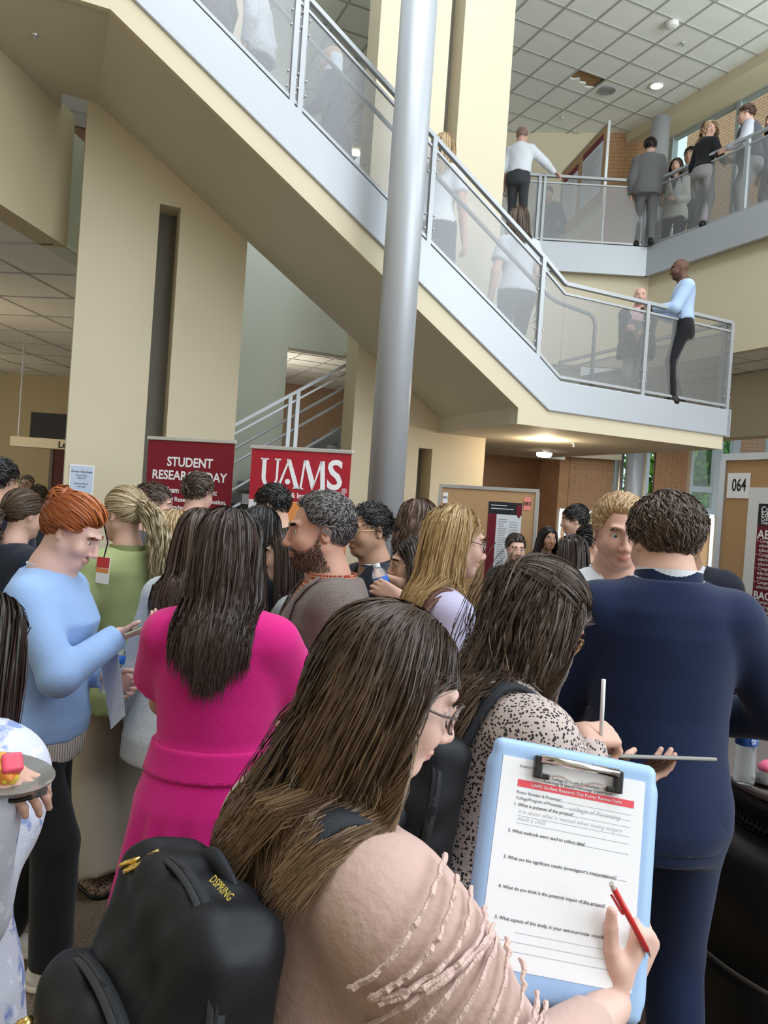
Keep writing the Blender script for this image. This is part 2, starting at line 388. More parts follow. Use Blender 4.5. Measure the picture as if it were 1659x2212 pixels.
# --- walls behind the lower flight: pale wall with a wide opening to a corridor
a = onv(622, 750, 3.75); b = onv(772, 757, 3.75); lo_s, hi_s, zt = a[0], b[0]+.6, a[2]
m = MB().box(-4.85, lo_s, 3.75, 4.0, 0, 9.6).box(lo_s, 3.2, 3.75, 4.0, zt, 5.85).box(1.35, 3.0, 3.75, 4.0, 2.75, zt)
struct(m.build('wall_behind_stair', PALE, mw=BM))
struct(MB().box(-1.2, .2, 2.2, 3.74, zt-.0, zt+.05).build('trim_2', CREAM, mw=BM))
struct(MB().box(-3.4, 2.5, 9.6, 9.8, 0, zt+1).build('wall_corridor', mat('dark corridor wall', (.36, .24, .16), .8, var=.1), mw=BM))

# --- tile ceilings: separate lay-in tiles on a bar grid
def tile_ceiling(name, s0, s1, v0, v1, z, ts=.6, org=(0, 0), skip=None, keep=None, limit=300, mw=None):
    mw = BM if mw is None else mw
    base = struct(MB().box(s0, s1, v0, v1, z+.05, z+.12).build(name, mat('plenum grey', (.25, .25, .24), .9), mw=mw))
    tm = MB().box(-ts/2+.012, ts/2-.012, -ts/2+.012, ts/2-.012, 0, .03).mesh('tile'); tm.materials.append(TILE)
    n = 0
    i0, i1 = math.floor((s0-org[0])/ts), math.ceil((s1-org[0])/ts); j0, j1 = math.floor((v0-org[1])/ts), math.ceil((v1-org[1])/ts)
    cells = [(i, j) for i in range(i0, i1) for j in range(j0, j1) if s0+.1 < org[0]+(i+.5)*ts < s1-.1 and v0+.1 < org[1]+(j+.5)*ts < v1-.1]
    cells = [c for c in cells if not (skip and skip(*c)) and (keep is None or keep(org[0]+(c[0]+.5)*ts, org[1]+(c[1]+.5)*ts))]
    for i, j in cells[:limit]:
        t = bpy.data.objects.new('tile', tm); COL.objects.link(t); t.parent = base; t.location = (org[0]+(i+.5)*ts, org[1]+(j+.5)*ts, z+.012)
        n += 1
    g = MB()
    for i in range(i0, i1+1):
        x = org[0]+i*ts
        if s0 < x < s1: g.box(x-.012, x+.012, v0, v1, z, z+.03)
    for j in range(j0, j1+1):
        y = org[1]+j*ts
        if v0 < y < v1: g.box(s0, s1, y-.012, y+.012, z+.001, z+.03)
    g.build('grid_bar', TBAR, base)
    return base
ZC = 9.5
g0 = sv(az(1362, 135.4, ZC))
TS = .6
hole = sv(az(1258, 172, ZC)); hi = (math.floor((hole[0]-g0[0])/TS), math.floor((hole[1]-g0[1])/TS))
CEIL = tile_ceiling('ceiling', .2, 5.05, -4.0, 7.2, ZC, TS, (g0[0], g0[1]), skip=lambda i, j: (i, j) == hi)
# the broken tile: a ragged remainder
hx, hy = g0[0]+(hi[0]+.5)*TS, g0[1]+(hi[1]+.5)*TS
MB().prism([(hx-.29, hy+.29), (hx-.29, hy-.02), (hx-.2, hy+.02), (hx-.1, hy-.06), (hx-.03, hy+.03), (hx+.08, hy+.0), (hx+.15, hy+.1), (hx+.29, hy+.04), (hx+.29, hy+.29)][::-1], ZC+.012, ZC+.04, 'z').build('broken_tile', TILE, CEIL)
MB().box(hx-.29, hx+.29, hy-.29, hy+.29, ZC+.045, ZC+.049).build('exposed_board', mat('brown exposed board', (.34, .2, .1), .9), CEIL)
def ceil_at(px, py, z): q = sv(az(px, py, z)); return q[0], q[1], z
def ceiling_disc(name, label, cat, px, py, z, prof, m, rings=None):
    s, v, zz = ceil_at(px, py, z); w = wsv(s, v, zz)
    o = MB().lathe(prof, 28).build(name, m, mw=Matrix.Translation(Vector(w)), smooth=False); tag(o, label, cat); return o
ceiling_disc('smoke_detector', 'round white smoke detector on the tiled upper ceiling', 'smoke detector', 1452, 50, ZC, [(.1, 0), (.1, -.03), (.08, -.06), (.04, -.075), (.01, -.075)], mat('white plastic', (.8, .8, .78), .5))
sp = ceiling_disc('ceiling_speaker', 'round grey ceiling speaker grille beside the broken tile', 'speaker', 1312, 195, ZC, [(.15, 0), (.15, -.012), (.13, -.014), (.01, -.012)], mat('speaker grille grey', (.40, .41, .40), .7))
for k in range(5): MB().lathe([(.03+k*.025, -.012), (.03+k*.025, -.018), (.034+k*.025, -.018), (.034+k*.025, -.012)], 24).build('grille_ring', mat('grille dark', (.26, .27, .27), .7), sp)
dl = ceiling_disc('downlight', 'lit round recessed downlight in the upper tiled ceiling', 'light', 1419, 185, ZC, [(.13, 0), (.13, -.01), (.105, -.012), (.10, -.002)], mat('white plastic', (.8, .8, .78), .5))
MB().lathe([(.10, -.004), (.10, -.008), (.01, -.008)], 24).build('lens', mat('warm lamp glow', (1, .86, .62), .5, emit=3.2), dl)
for px, py, z, nm in ((1475, 93, ZC, 'near the smoke detector'), (1214, 254, ZC, 'near the back cream wall'), (1240, 958, 2.745, 'under the landing beside the lit dome lamp')):
    ceiling_disc('sprinkler_head', 'small metal sprinkler head '+nm, 'sprinkler', px, py, z, [(.035, 0), (.03, -.012), (.012, -.014), (.012, -.04), (.022, -.042), (.022, -.046)], ALU)
ceiling_disc('sprinkler_head', 'small metal sprinkler cover on the soffit at upper left', 'sprinkler', 75, 76, 5.88, [(.04, 0), (.035, -.012), (.014, -.014), (.014, -.035), (.024, -.04)], ALU)
# lit dome lamp under the landing
dm = ceiling_disc('dome_light', 'lit flush dome light under the landing', 'light', 1176, 974, 2.75, [(.13, 0), (.13, -.03), (.12, -.032)], ALU)
MB().lathe([(.12, -.03), (.115, -.075), (.09, -.095), (.01, -.1)], 24).build('diffuser', mat('dome lamp glow', (1, .9, .7), .4, emit=4), dm)
l = bpy.data.lights.new('dome_bulb', 'POINT'); l.energy = 25; l.color = (1, .8, .55); l.shadow_soft_size = .1
lo = bpy.data.objects.new('dome_bulb', l); COL.objects.link(lo); lo.location = wsv(*ceil_at(1176, 974, 2.6))

# --- upper gallery: slab, steel edge, railing, wall below, bulkhead and windows
edge = [(-.1, 4.62), (2.07, 3.61), (3.71, 2.85), (3.86, -8.0)]
struct(MB().prism(edge+[(7.5, -8.0), (7.5, 9.5), (-.1, 9.5)], 5.9, Z2, 'z').build('floor_upper', SOFFIT, mw=BM))
m = MB()
for a, b in zip(edge, edge[1:]):
    t = np.array(b)-np.array(a); t /= np.linalg.norm(t); nn = np.array([t[1], -t[0]])*-1
    nn = np.array([-t[1], t[0]])*(-1)
    p = [np.array(a), np.array(b), np.array(b)+nn*.06, np.array(a)+nn*.06]
    m.prism([tuple(q) for q in p], 5.83, Z2+.06, 'z')
struct(m.build('trim_3', STEEL, mw=BM))
def ev(a, b, t): return tuple(np.array(a)*(1-t)+np.array(b)*t)
zz = Z2+.06
gl1 = railing('gallery_railing', 'grey perforated railing on the angled stretch of the upper gallery', [(0.4, 4.39, zz), (2.0, 3.64, zz), (3.69, 2.86, zz)], [(2.0, 3.64, zz), (2.08, 3.61, zz), (3.62, 2.89, zz), (3.70, 2.84, zz)], h=1.1)
gl2 = railing('gallery_railing', 'grey perforated railing on the right stretch of the upper gallery running towards the camera', [(3.71, 2.83, zz), (3.76, 1.0, zz), (3.81, -.9, zz), (3.84, -3.0, zz)], [(3.72, 2.79, zz), (3.76, 1.0, zz), (3.81, -.9, zz), (3.84, -3.0, zz)], h=1.1, perf=PERFY)
zb = ons(1659, 753, 3.95)[2]; print('zb', zb)
m = MB(); eb = [(-.1, 4.72), (2.1, 3.71), (3.81, 2.9), (3.96, -8)]
for a, b in zip(eb, eb[1:]):
    t = np.array(b)-np.array(a); t /= np.linalg.norm(t); nn = np.array([-t[1], t[0]])
    m.prism([tuple(q) for q in (np.array(a), np.array(b), np.array(b)+nn*.12, np.array(a)+nn*.12)], zb, 5.9, 'z')
struct(m.build('wall_below_gallery', CREAM, mw=BM))
tile_ceiling('ceiling_lower', 3.97, 5.6, -6, 6.6, zb+.02, .6, (4.0, .1))
vt = sv(az(1612, 829, zb)); w = wsv(vt[0], vt[1], zb)
vnt = tag(MB().box(-.22, .22, -.22, .22, -.02, .0).build('ceiling_vent', mat('dark vent', (.1, .1, .1), .6), mw=Matrix.Translation(Vector(w)) @ Matrix.Rotation(ANG, 4, 'Z')), 'dark square air vent in the lower ceiling at right', 'vent')
for k in range(7): MB().box(-.2, .2, -.2+k*.06, -.18+k*.06, -.03, -.02).build('slat', TBAR, vnt)
# bulkhead over the windows, upper and lower floor
struct(MB().box(5.0, 5.75, -8, 5.6, 9.32, 9.7).build('trim_4', CREAM, mw=BM))
struct(MB().box(5.05, 5.75, -8, 5.6, 2.95+.0, zb+.02).build('trim_5', CREAM, mw=BM) if False else MB().box(5.35, 5.75, -8, 5.6, 3.30, zb+.05).build('trim_5', CREAM, mw=BM))
struct(MB().box(5.3, 5.75, -8, 5.6, 5.86, 6.3).build('trim_6', CREAM, mw=BM))

# --- brick walls: every brick its own piece, over a mortar backing
def brick_wall(name, o, xdir, w, z0, z1, m, bl=.203, bh=.0675, gap=.010, thick=.12, limit=300, view=None):
    """o: foot corner (world xy), xdir: unit direction; bricks stand proud on the side to the right of xdir"""
    xdir = np.array([xdir[0], xdir[1], 0.0]); xdir /= np.linalg.norm(xdir)
    out = np.array([xdir[1], -xdir[0], 0])
    mw = Matrix(((xdir[0], -out[0], 0, o[0]), (xdir[1], -out[1], 0, o[1]), (0, 0, 1, 0), (0, 0, 0, 1)))
    base = struct(MB().box(0, w, .012, thick, z0, z1).build(name, MORTAR, mw=mw))
    full = MB().box(0, bl, 0, .05, 0, bh).mesh('brick'); full.materials.append(m)
    half = MB().box(0, (bl-gap)/2, 0, .05, 0, bh).mesh('brick'); half.materials.append(m)
    rest = MB(); cells = []
    nr = int((z1-z0)/(bh+gap))
    for r in range(nr):
        z = z0+r*(bh+gap); x = 0 if r % 2 == 0 else -(bl+gap)/2
        while x < w-.02:
            if x < 0: cells.append((0, z, 'h'))
            elif x+bl > w: 
                if x+(bl-gap)/2 <= w: cells.append((x, z, 'h'))
            else: cells.append((x, z, 'f'))
            x += bl+gap
    def vis(c):
        P = np.array(o[:2].tolist()+[0])+xdir*(c[0]+bl/2); P[2] = c[1]; q = P-CAM; dd = q@_f
        px, py = 829.5+FPX*(q@_r)/dd, 1106-FPX*(q@_u)/dd
        return any(v[0] <= px <= v[2] and v[1] <= py <= v[3] for v in (view or [(0, 0, 1659, 2212)]))
    seen = [c for c in cells if vis(c)]; rs = set(cells)
    for x, z, k in seen[:limit]:
        b = bpy.data.objects.new('brick', full if k == 'f' else half); COL.objects.link(b); b.parent = base
        b.location = (x, random.uniform(-.003, .003), z); rs.discard((x, z, k))
    for x, z, k in sorted(rs): rest.box(x, x+(bl if k == 'f' else (bl-gap)/2), 0, .05, z, z+bh)
    if rs:
        q = rest.build('brickwork', m, base); q['kind'] = 'stuff'
    return base
# upper back walls
A = az(1080, 288, ZC); B = az(1318, 289, ZC); C_ = az(1392, 300, ZC)
d = (B-A)/np.linalg.norm((B-A)[:2]); d[2] = 0
o0 = wsv(-1, 0, 0)
A = A-d*1.5
struct(MB().box(0, np.linalg.norm((B-A)[:2]), 0, .2, Z2, ZC+.1).build('wall_upper_back', CREAM, mw=Matrix(((d[0], -d[1], 0, A[0]), (d[1], d[0], 0, A[1]), (0, 0, 1, 0), (0, 0, 0, 1)))))
brick_wall('wall_upper_brick', B, d, 1.15, Z2, ZC+.1, BRICK, view=[(1300, 280, 1400, 560)])
# window walls along s = 5.6
def window(name, s, v0, v1, z0, z1, muls, trans=()):
    w = struct(MB().box(s, s+.1, v0, v1, z1-.08, z1).box(s, s+.1, v0, v1, z0, z0+.08).build(name, FRAMEG, mw=BM))
    for v in muls: MB().box(s-.02, s+.12, v-.045, v+.045, z0, z1).build('mullion', FRAMEG, w)
    for z in trans: MB().box(s-.01, s+.11, v0, v1, z-.04, z+.04).build('transom', FRAMEG, w)
    ms = sorted(muls)
    for a, b in zip(ms, ms[1:]): MB().box(s+.045, s+.05, a+.045, b-.045, z0+.08, z1-.08).build('pane', GLASS, w)
    return w
vm = [ons(px, 300, 5.6)[1] for px in (1452, 1592)]; print('vm', vm)
pitch = vm[0]-vm[1]
window('window_1', 5.6, -7, vm[0]+.02, Z2, 9.34, [vm[0]-k*pitch for k in range(0, 7)])
struct(MB().box(5.6, 5.8, vm[0]+.05, 5.7, Z2, 9.34).build('wall_upper_corner', CREAM, mw=BM))
cq = sv(az(1428, 258, 9.32)); w = wsv(cq[0], cq[1], 0)
oc = MB().lathe([(.17, Z2), (.17, 9.33)], 32).build('trim_7', STEEL, mw=Matrix.Translation((w[0], w[1], 0)))
for p in oc.data.polygons: p.use_smooth = len(p.vertices) == 4
struct(oc)

# lower back: dark brick alcove, lit brick, column, windows
YB = 15.2
def X_at(px, py, Y): q = ray(px, py); return CAM[0]+q[0]*Y/q[1]
xa, xb, xc = X_at(1010, 1060, 17.2), X_at(1228, 1060, YB), X_at(1325, 1060, YB)
brick_wall('wall_alcove_brick', np.array([xa-1.0, 17.2, 0]), (1, 0), 4.0, 0, 4.2, BRICK, view=[(1040, 980, 1235, 1200)])
brick_wall('wall_lower_brick', np.array([xb, YB, 0]), (1, 0), xc-xb, 0, 4.2, BRICK, view=[(1220, 980, 1340, 1110)])
struct(MB().box(xb-.2, xb-.0, YB+.02, 17.2, 0, 4.2).build('wall_alcove_side', BRICK))
struct(MB().box(xa-1, xb, YB-.1, 17.2, 3.0, 3.1).build('ceiling_alcove', SOFFIT))
struct(MB().box(xa-1, xb+.9, YB-.35, YB-.2, 2.93, 4.2).build('trim_8', CREAM))
# windows, glazed bay and brick pier beside it
xd, xe, xf, xg = [X_at(p, 1040, YB) for p in (1342, 1406, 1490, 1600)]
brick_wall('wall_pier_brick', np.array([X_at(1410, 1040, YB), YB-.1, 0]), (1, 0), X_at(1487, 1040, YB)-X_at(1410, 1040, YB), 0, 4.2, BRICK, view=[(1400, 960, 1495, 1110)])
w2 = struct(MB().box(xc, xe, YB+.1, YB+.2, 0, .1).build('window_2', FRAMEG))
for p, ww in ((1330, .09), (1342, .05), (1397, .07)):
    x = X_at(p, 1040, YB); MB().box(x-ww/2, x+ww/2, YB-.02, YB+.12, 0, 4.2).build('mullion', FRAMEG, w2)
MB().box(X_at(1344, 1040, YB), X_at(1395, 1040, YB), YB+.06, YB+.065, .1, 4.2).build('pane', GLASS, w2)
x = X_at(1369, 1040, YB-.4); c2 = MB().lathe([(.17, 0), (.17, 4.2)], 28).build('trim_9', STEEL, mw=Matrix.Translation((x, YB-.4, 0)))
for p in c2.data.polygons: p.use_smooth = len(p.vertices) == 4
struct(c2)
zs = at(1525, 1098, YB)[2]
w3 = struct(MB().box(xf, X_at(1660, 1040, YB)+2, YB-.05, YB+.1, zs-.12, zs).build('window_3', FRAMEG))
for p, ww in ((1492, .06), (1548, .16), (1585, .14), (1660, .1), (1760, .1)):
    x = X_at(p, 1040, YB); MB().box(x-ww/2, x+ww/2, YB-.03, YB+.12, zs, 4.2).build('mullion', FRAMEG, w3)
zt2 = at(1555, 1060, YB)[2]
MB().box(xf, X_at(1586, 1040, YB), YB-.02, YB+.1, zt2-.06, zt2+.06).build('transom', FRAMEG, w3)
for a_, b_ in ((1495, 1544), (1552, 1580), (1590, 1656)):
    MB().box(X_at(a_, 1040, YB), X_at(b_, 1040, YB), YB+.05, YB+.055, zs, 4.2).build('pane', GLASS, w3)
struct(MB().box(xf, X_at(1660, 1040, YB)+2, YB-.02, YB+.1, 0, zs-.12).build('wall_window_sill', CREAM))

# outdoors: brick building and trees beyond the glass
xo = X_at(1592, 1000, 19.5)
struct(MB().box(9.62, 9.9, -4.5, 5.0, 0, 5.2).build('wall_outdoor_base', BRICKO, mw=BM))
brick_wall('wall_outdoor_brick', wsv(9.6, 8.3, 0), -V, 12.8, 5.2, 12.0, BRICKO, view=[(1450, 180, 1659, 480)])
brick_wall('wall_outdoor_brick_low', np.array([X_at(1594, 980, 17.5), 17.5, 0]), (1, 0), 3.0, 0, 6.2, BRICKO, view=[(1590, 850, 1659, 1010)])
struct(MB().box(-30, 40, YB+.3, 60, -.35, -.22).build('ground_outside', mat('lawn green', (.1, .2, .05), .95, var=.3, vscale=8)))
def leaf_mesh(name, n, c, r, size, m, seed):
    rg = np.random.default_rng(seed); u_ = rg.normal(size=(n, 3)); u_ /= np.linalg.norm(u_, axis=1)[:, None]
    p = np.array(c)+u_*np.array(r)*(rg.random(n)**.4)[:, None]
    a = rg.normal(size=(n, 3)); a /= np.linalg.norm(a, axis=1)[:, None]; b = np.cross(a, rg.normal(size=(n, 3))); b /= np.linalg.norm(b, axis=1)[:, None]
    s = size*(.6+rg.random(n)*.8)[:, None]
    v = np.stack([p-a*s, p+b*s*.45, p+a*s, p-b*s*.45], 1).reshape(-1, 3)
    me = bpy.data.meshes.new(name); me.from_pydata(v.tolist(), [], np.arange(4*n).reshape(-1, 4).tolist()); me.materials.append(m); return me
LEAF = mat('tree leaves', (.13, .36, .035), .6, var=.5, vscale=6, spec=.1)
for k, (px, Y, z, lab) in enumerate(((1500, 23.5, 3.0, 'leafy green tree seen through the lower window beside the brick pier'), (1572, 27.0, 3.5, 'leafy green tree further off, seen through the right pane of the lower window'))):
    x = X_at(px, 1000, Y); t = tag(empty('leafy_tree', (x, Y, -.2)), lab, 'tree')
    MB().tube([(0, 0, 0), (.1, 0, 1.2), (0, .1, 2.4), (.2, 0, 4)], [.14, .11, .09, .04]).build('trunk', mat('tree bark', (.12, .08, .05), .9), t)
    o = link('foliage', leaf_mesh('foliage', 16000, (0, 0, z), (2.2, 1.3, 3.4), .11, LEAF, k), None, t); o['kind'] = 'stuff'

# --- left side: upper wall, lobby ceiling and far lobby wall
ZLOB = 4.45
q1 = sv(az(-60, 402, ZLOB)); q2 = sv(az(166, 548, ZLOB))
t = (q2-q1)[:2]; t /= np.linalg.norm(t); nn = np.array([-t[1], t[0]])
q1[:2] -= t*4; q3 = q2[:2]-t*.22
struct(MB().prism([tuple(q) for q in (q1[:2], q3, q3+nn*.3, q1[:2]+nn*.3)], ZLOB, 5.95, 'z').build('wall_left_bulkhead', mat('tan paint', (.55, .47, .32), .75, var=.04), mw=BM))
struct(MB().prism([tuple(q) for q in (q3+t*.0+nn*.05, q2[:2]+t*.5+nn*.05, q2[:2]+t*.5+nn*.3, q3+nn*.3)], ZLOB, 5.8, 'z').build('wall_left_strip', PALE, mw=BM))
struct(MB().box(-20, -5.3, 1.8, 3.7, 5.88, 6.25).build('ceiling_left_soffit', SOFFIT, mw=BM))
lob = []
mwl = BM @ Matrix(((t[0], nn[0], 0, q2[0]), (t[1], nn[1], 0, q2[1]), (0, 0, 1, 0), (0, 0, 0, 1)))
tile_ceiling('ceiling_lobby', -6, 13, .12, 12, ZLOB, 1.2, (-.3, .0), mw=mwl)
LOBW = mat('lobby wall paint', (.52, .42, .24), .75, var=.04)
struct(MB().box(-14, 1.0, 19.6, 19.8, 0, ZLOB+.1).build('wall_lobby_back', LOBW))
# niche, sign band, red door in the lobby
xs = lambda p, Y: X_at(p, 980, Y)
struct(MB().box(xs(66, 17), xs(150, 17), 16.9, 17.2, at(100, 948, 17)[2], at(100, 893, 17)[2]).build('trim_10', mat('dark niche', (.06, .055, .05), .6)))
sg = tag(MB().box(xs(20, 14), xs(170, 14), 14, 14.25, at(100, 968, 14)[2], at(100, 947, 14)[2]).build('sign_board', mat('off white sign', (.75, .68, .5), .6)), 'long off-white sign board hanging in the lobby, edge reading Le', 'sign')
for px_ in (30, 150): MB().tube([(xs(px_, 14), 14.12, at(100, 947, 14)[2]), (xs(px_, 14), 14.12, ZLOB+.01)], .012).build('hanger_rod', ALU, sg)
text('Le', .17, INK, sg, plane_mw((xs(134, 14), 13.995, at(130, 961, 14)[2]), (1, 0, 0), (0, 0, 1)), (0, 0, .002), bold=.02)
dr = struct(MB().box(xs(116, 18), xs(142, 18), 18, 18.1, 0, at(128, 968, 18)[2]).build('door_1', mat('dark red door', (.10, .018, .018), .5)))
MB().box(xs(116, 18)-.08, xs(116, 18), 17.98, 18.12, 0, at(128, 966, 18)[2]).build('door_frame', SLIT, dr)
wl = tag(empty('wall_sconce', (xs(8, 17), 17, at(10, 1004, 17)[2])), 'glowing wall sconce in the far lobby at the left edge', 'light')
MB().lathe([(.05, -.12), (.09, 0), (.09, .1)], 16).build('shade', mat('sconce glow', (1, .72, .35), .5, emit=5), wl)
MB().box(-.03, .03, .05, .12, -.06, .06).build('bracket', ALU, wl)
def lamp(loc, e, col=(1, .78, .5), r=.3):
    l = bpy.data.lights.new('added_indoor_lamp', 'POINT'); l.energy = e; l.color = col; l.shadow_soft_size = r
    o = bpy.data.objects.new('added_indoor_lamp', l); COL.objects.link(o); o.location = loc
lamp((-7.0, 12, 2.6), 40); lamp((-9.5, 17, 2.4), 22); lamp(wsv(-1.5, 6.5, 3.3), 45, (1, .9, .75)); lamp((4.0, 16.3, 2.4), 30)  # assumed indoor lamps, added without fixtures in lobby, corridor and alcove
# corridor ceiling seen through the opening behind the lower flight
tile_ceiling('ceiling_corridor', -2.9, 3.3, 4.0, 9.5, zt+.35, .6, (-3, 4.1))
# upper corridor ceiling behind the stair top
tile_ceiling('ceiling_upper_corridor', -9, 0.1, 2.3, 9.0, 8.6, .6, (-3, 2.3))
struct(MB().box(-9, .2, 9.0, 9.2, Z2, 8.7).build('wall_upper_corridor', mat('upper corridor brick red', (.34, .2, .13), .85, var=.15, vscale=9), mw=BM))
struct(MB().box(-9, -.1, 4.0, 9.2, 6.0, Z2).build('floor_upper_corridor', SOFFIT, mw=BM))
uq = wsv(*onv(776, 222, 7.0)); ul = tag(MB().lathe([(.09, 0), (.1, .03), (.05, .05)], 20).build('corridor_downlight', mat('upper lamp glow', (1, .85, .6), .5, emit=6), mw=Matrix.Translation(Vector((uq[0], uq[1], 8.56)))), 'glowing round downlight behind the upper stair railing', 'light')
# ================================================================== PEOPLE: signed-distance bodies meshed as one skin
def unit(a): a = np.array(a, float); return a/(np.linalg.norm(a)+1e-12)
def rot(axis, ang):
    return np.array(Matrix.Rotation(ang, 3, Vector(axis)))
def Cone(a, b, r1, r2=None, k=.02, sub=False, flat=False):
    a = np.array(a, np.float32); b = np.array(b, np.float32); r2 = r1 if r2 is None else r2; R = max(r1, r2)
    ba = b-a; L2 = float(ba@ba)+1e-9
    def f(X, Y, Z):
        px, py, pz = X-a[0], Y-a[1], Z-a[2]
        t = np.clip((px*ba[0]+py*ba[1]+pz*ba[2])/L2, 0, 1)
        d_ = np.sqrt((px-t*ba[0])**2+(py-t*ba[1])**2+(pz-t*ba[2])**2)-(r1+t*(r2-r1))
        if flat: d_ = np.maximum(d_, ((px-ba[0])*ba[0]+(py-ba[1])*ba[1]+(pz-ba[2])*ba[2])/math.sqrt(L2))
        return d_
    return dict(f=f, lo=np.minimum(a, b)-R, hi=np.maximum(a, b)+R, k=k, sub=sub)
def Ell(c, r, R=None, k=.02, sub=False):
    c = np.array(c, np.float32); r = np.array(r, np.float32); R = np.eye(3) if R is None else R      # R columns = axes
    def f(X, Y, Z):
        x, y, z = X-c[0], Y-c[1], Z-c[2]
        q = [R[0, i]*x+R[1, i]*y+R[2, i]*z for i in range(3)]
        k0 = np.sqrt(sum((q[i]/r[i])**2 for i in range(3))); k1 = np.sqrt(sum((q[i]/r[i]**2)**2 for i in range(3)))
        return k0*(k0-1)/(k1+1e-6)
    m = float(max(r)); return dict(f=f, lo=c-m, hi=c+m, k=k, sub=sub)
def Loft(org, R, prof, k=.03, pleat=None, zcut=None, sub=False):
    """elliptic cross sections: prof rows (z, half width, half depth, y offset) in frame R at org"""
    prof = np.array(prof, np.float32); org = np.array(org, np.float32); zs = prof[:, 0]
    def f(X, Y, Z):
        x, y, z = X-org[0], Y-org[1], Z-org[2]
        lx = R[0, 0]*x+R[1, 0]*y+R[2, 0]*z; ly = R[0, 1]*x+R[1, 1]*y+R[2, 1]*z; lz = R[0, 2]*x+R[1, 2]*y+R[2, 2]*z
        hw = np.interp(lz, zs, prof[:, 1]); hd = np.interp(lz, zs, prof[:, 2]); yo = np.interp(lz, zs, prof[:, 3])
        ly = ly-yo
        if pleat:
            th = np.arctan2(ly, lx); g = np.clip((pleat[2]-lz)/pleat[3], 0, 1); w = 1+pleat[0]*g*np.sin(th*pleat[1]+2*np.sin(th*3)); hw = hw*w; hd = hd*w
        r = np.sqrt((lx/hw)**2+(ly/hd)**2); d = (r-1)*np.minimum(hw, hd)*(.6+.4*np.minimum(1, 1/(r+.2)))
        return np.maximum(d, np.maximum(zs[0]-lz, lz-zs[-1]))
    m = float(prof[:, 1:3].max()*1.15+abs(prof[:, 3]).max()); c0 = org+R[:, 2]*zs[0]; c1 = org+R[:, 2]*zs[-1]
    return dict(f=f, lo=np.minimum(c0, c1)-m, hi=np.maximum(c0, c1)+m, k=k, sub=sub)
def Half(n, p, k=.004):
    """keep the side of the plane that n points away from"""
    n = unit(n).astype(np.float32); p = np.array(p, np.float32)
    return dict(f=lambda X, Y, Z: n[0]*(X-p[0])+n[1]*(Y-p[1])+n[2]*(Z-p[2]), inter=True)
def smin(a, b, k):
    h = np.clip(.5+.5*(b-a)/k, 0, 1); return b+(a-b)*h-k*h*(1-h)
def wrinkle(seed, n=5, kmin=18, kmax=60, squash=(1, 1, .6)):
    rg = np.random.default_rng(seed); ws = []
    for i in range(n):
        d = unit(rg.normal(size=3)*np.array(squash)); ws.append((d*rg.uniform(kmin, kmax), rg.uniform(0, 6.28), rg.uniform(.4, 1)))
    def f(X, Y, Z):
        o = 0
        for k, ph, a in ws: o = o+a*np.sin(k[0]*X+k[1]*Y+k[2]*Z+ph+1.3*np.sin(11*Z+ph))
        return o/n
    return f
def sdf_mesh(prims, h, noise=None, lo=None, hi=None):
    add = [p for p in prims if not p.get('inter') and not p.get('sub')]
    L = np.min([p['lo'] for p in add], 0)-2.5*h if lo is None else np.array(lo); Hh = np.max([p['hi'] for p in add], 0)+2.5*h if hi is None else np.array(hi)
    n = np.ceil((Hh-L)/h).astype(int)+1; L = L.astype(np.float32)
    ax = [(L[i]+h*np.arange(n[i])).astype(np.float32) for i in range(3)]
    G = np.full(n, .5, np.float32)
    for p in prims:
        if p.get('inter'):
            G = np.maximum(G, p['f'](ax[0][:, None, None], ax[1][None, :, None], ax[2][None, None, :]).astype(np.float32)); continue
        mgn = p['k']*1.2+3*h
        i0 = np.clip(np.floor((p['lo']-mgn-L)/h).astype(int), 0, n); i1 = np.clip(np.ceil((p['hi']+mgn-L)/h).astype(int)+1, 0, n)
        if (i1 <= i0).any(): continue
        sl = tuple(slice(a, b) for a, b in zip(i0, i1))
        X, Y, Z = ax[0][sl[0]][:, None, None], ax[1][sl[1]][None, :, None], ax[2][sl[2]][None, None, :]
        d = p['f'](X, Y, Z); g = G[sl]
        G[sl] = -smin(-g, d, p['k']) if p['sub'] else smin(g, d, p['k'])
    if noise:
        G += (noise[0]*noise[1](ax[0][:, None, None], ax[1][None, :, None], ax[2][None, None, :])).astype(np.float32)
    return surf_net(G, L, h)
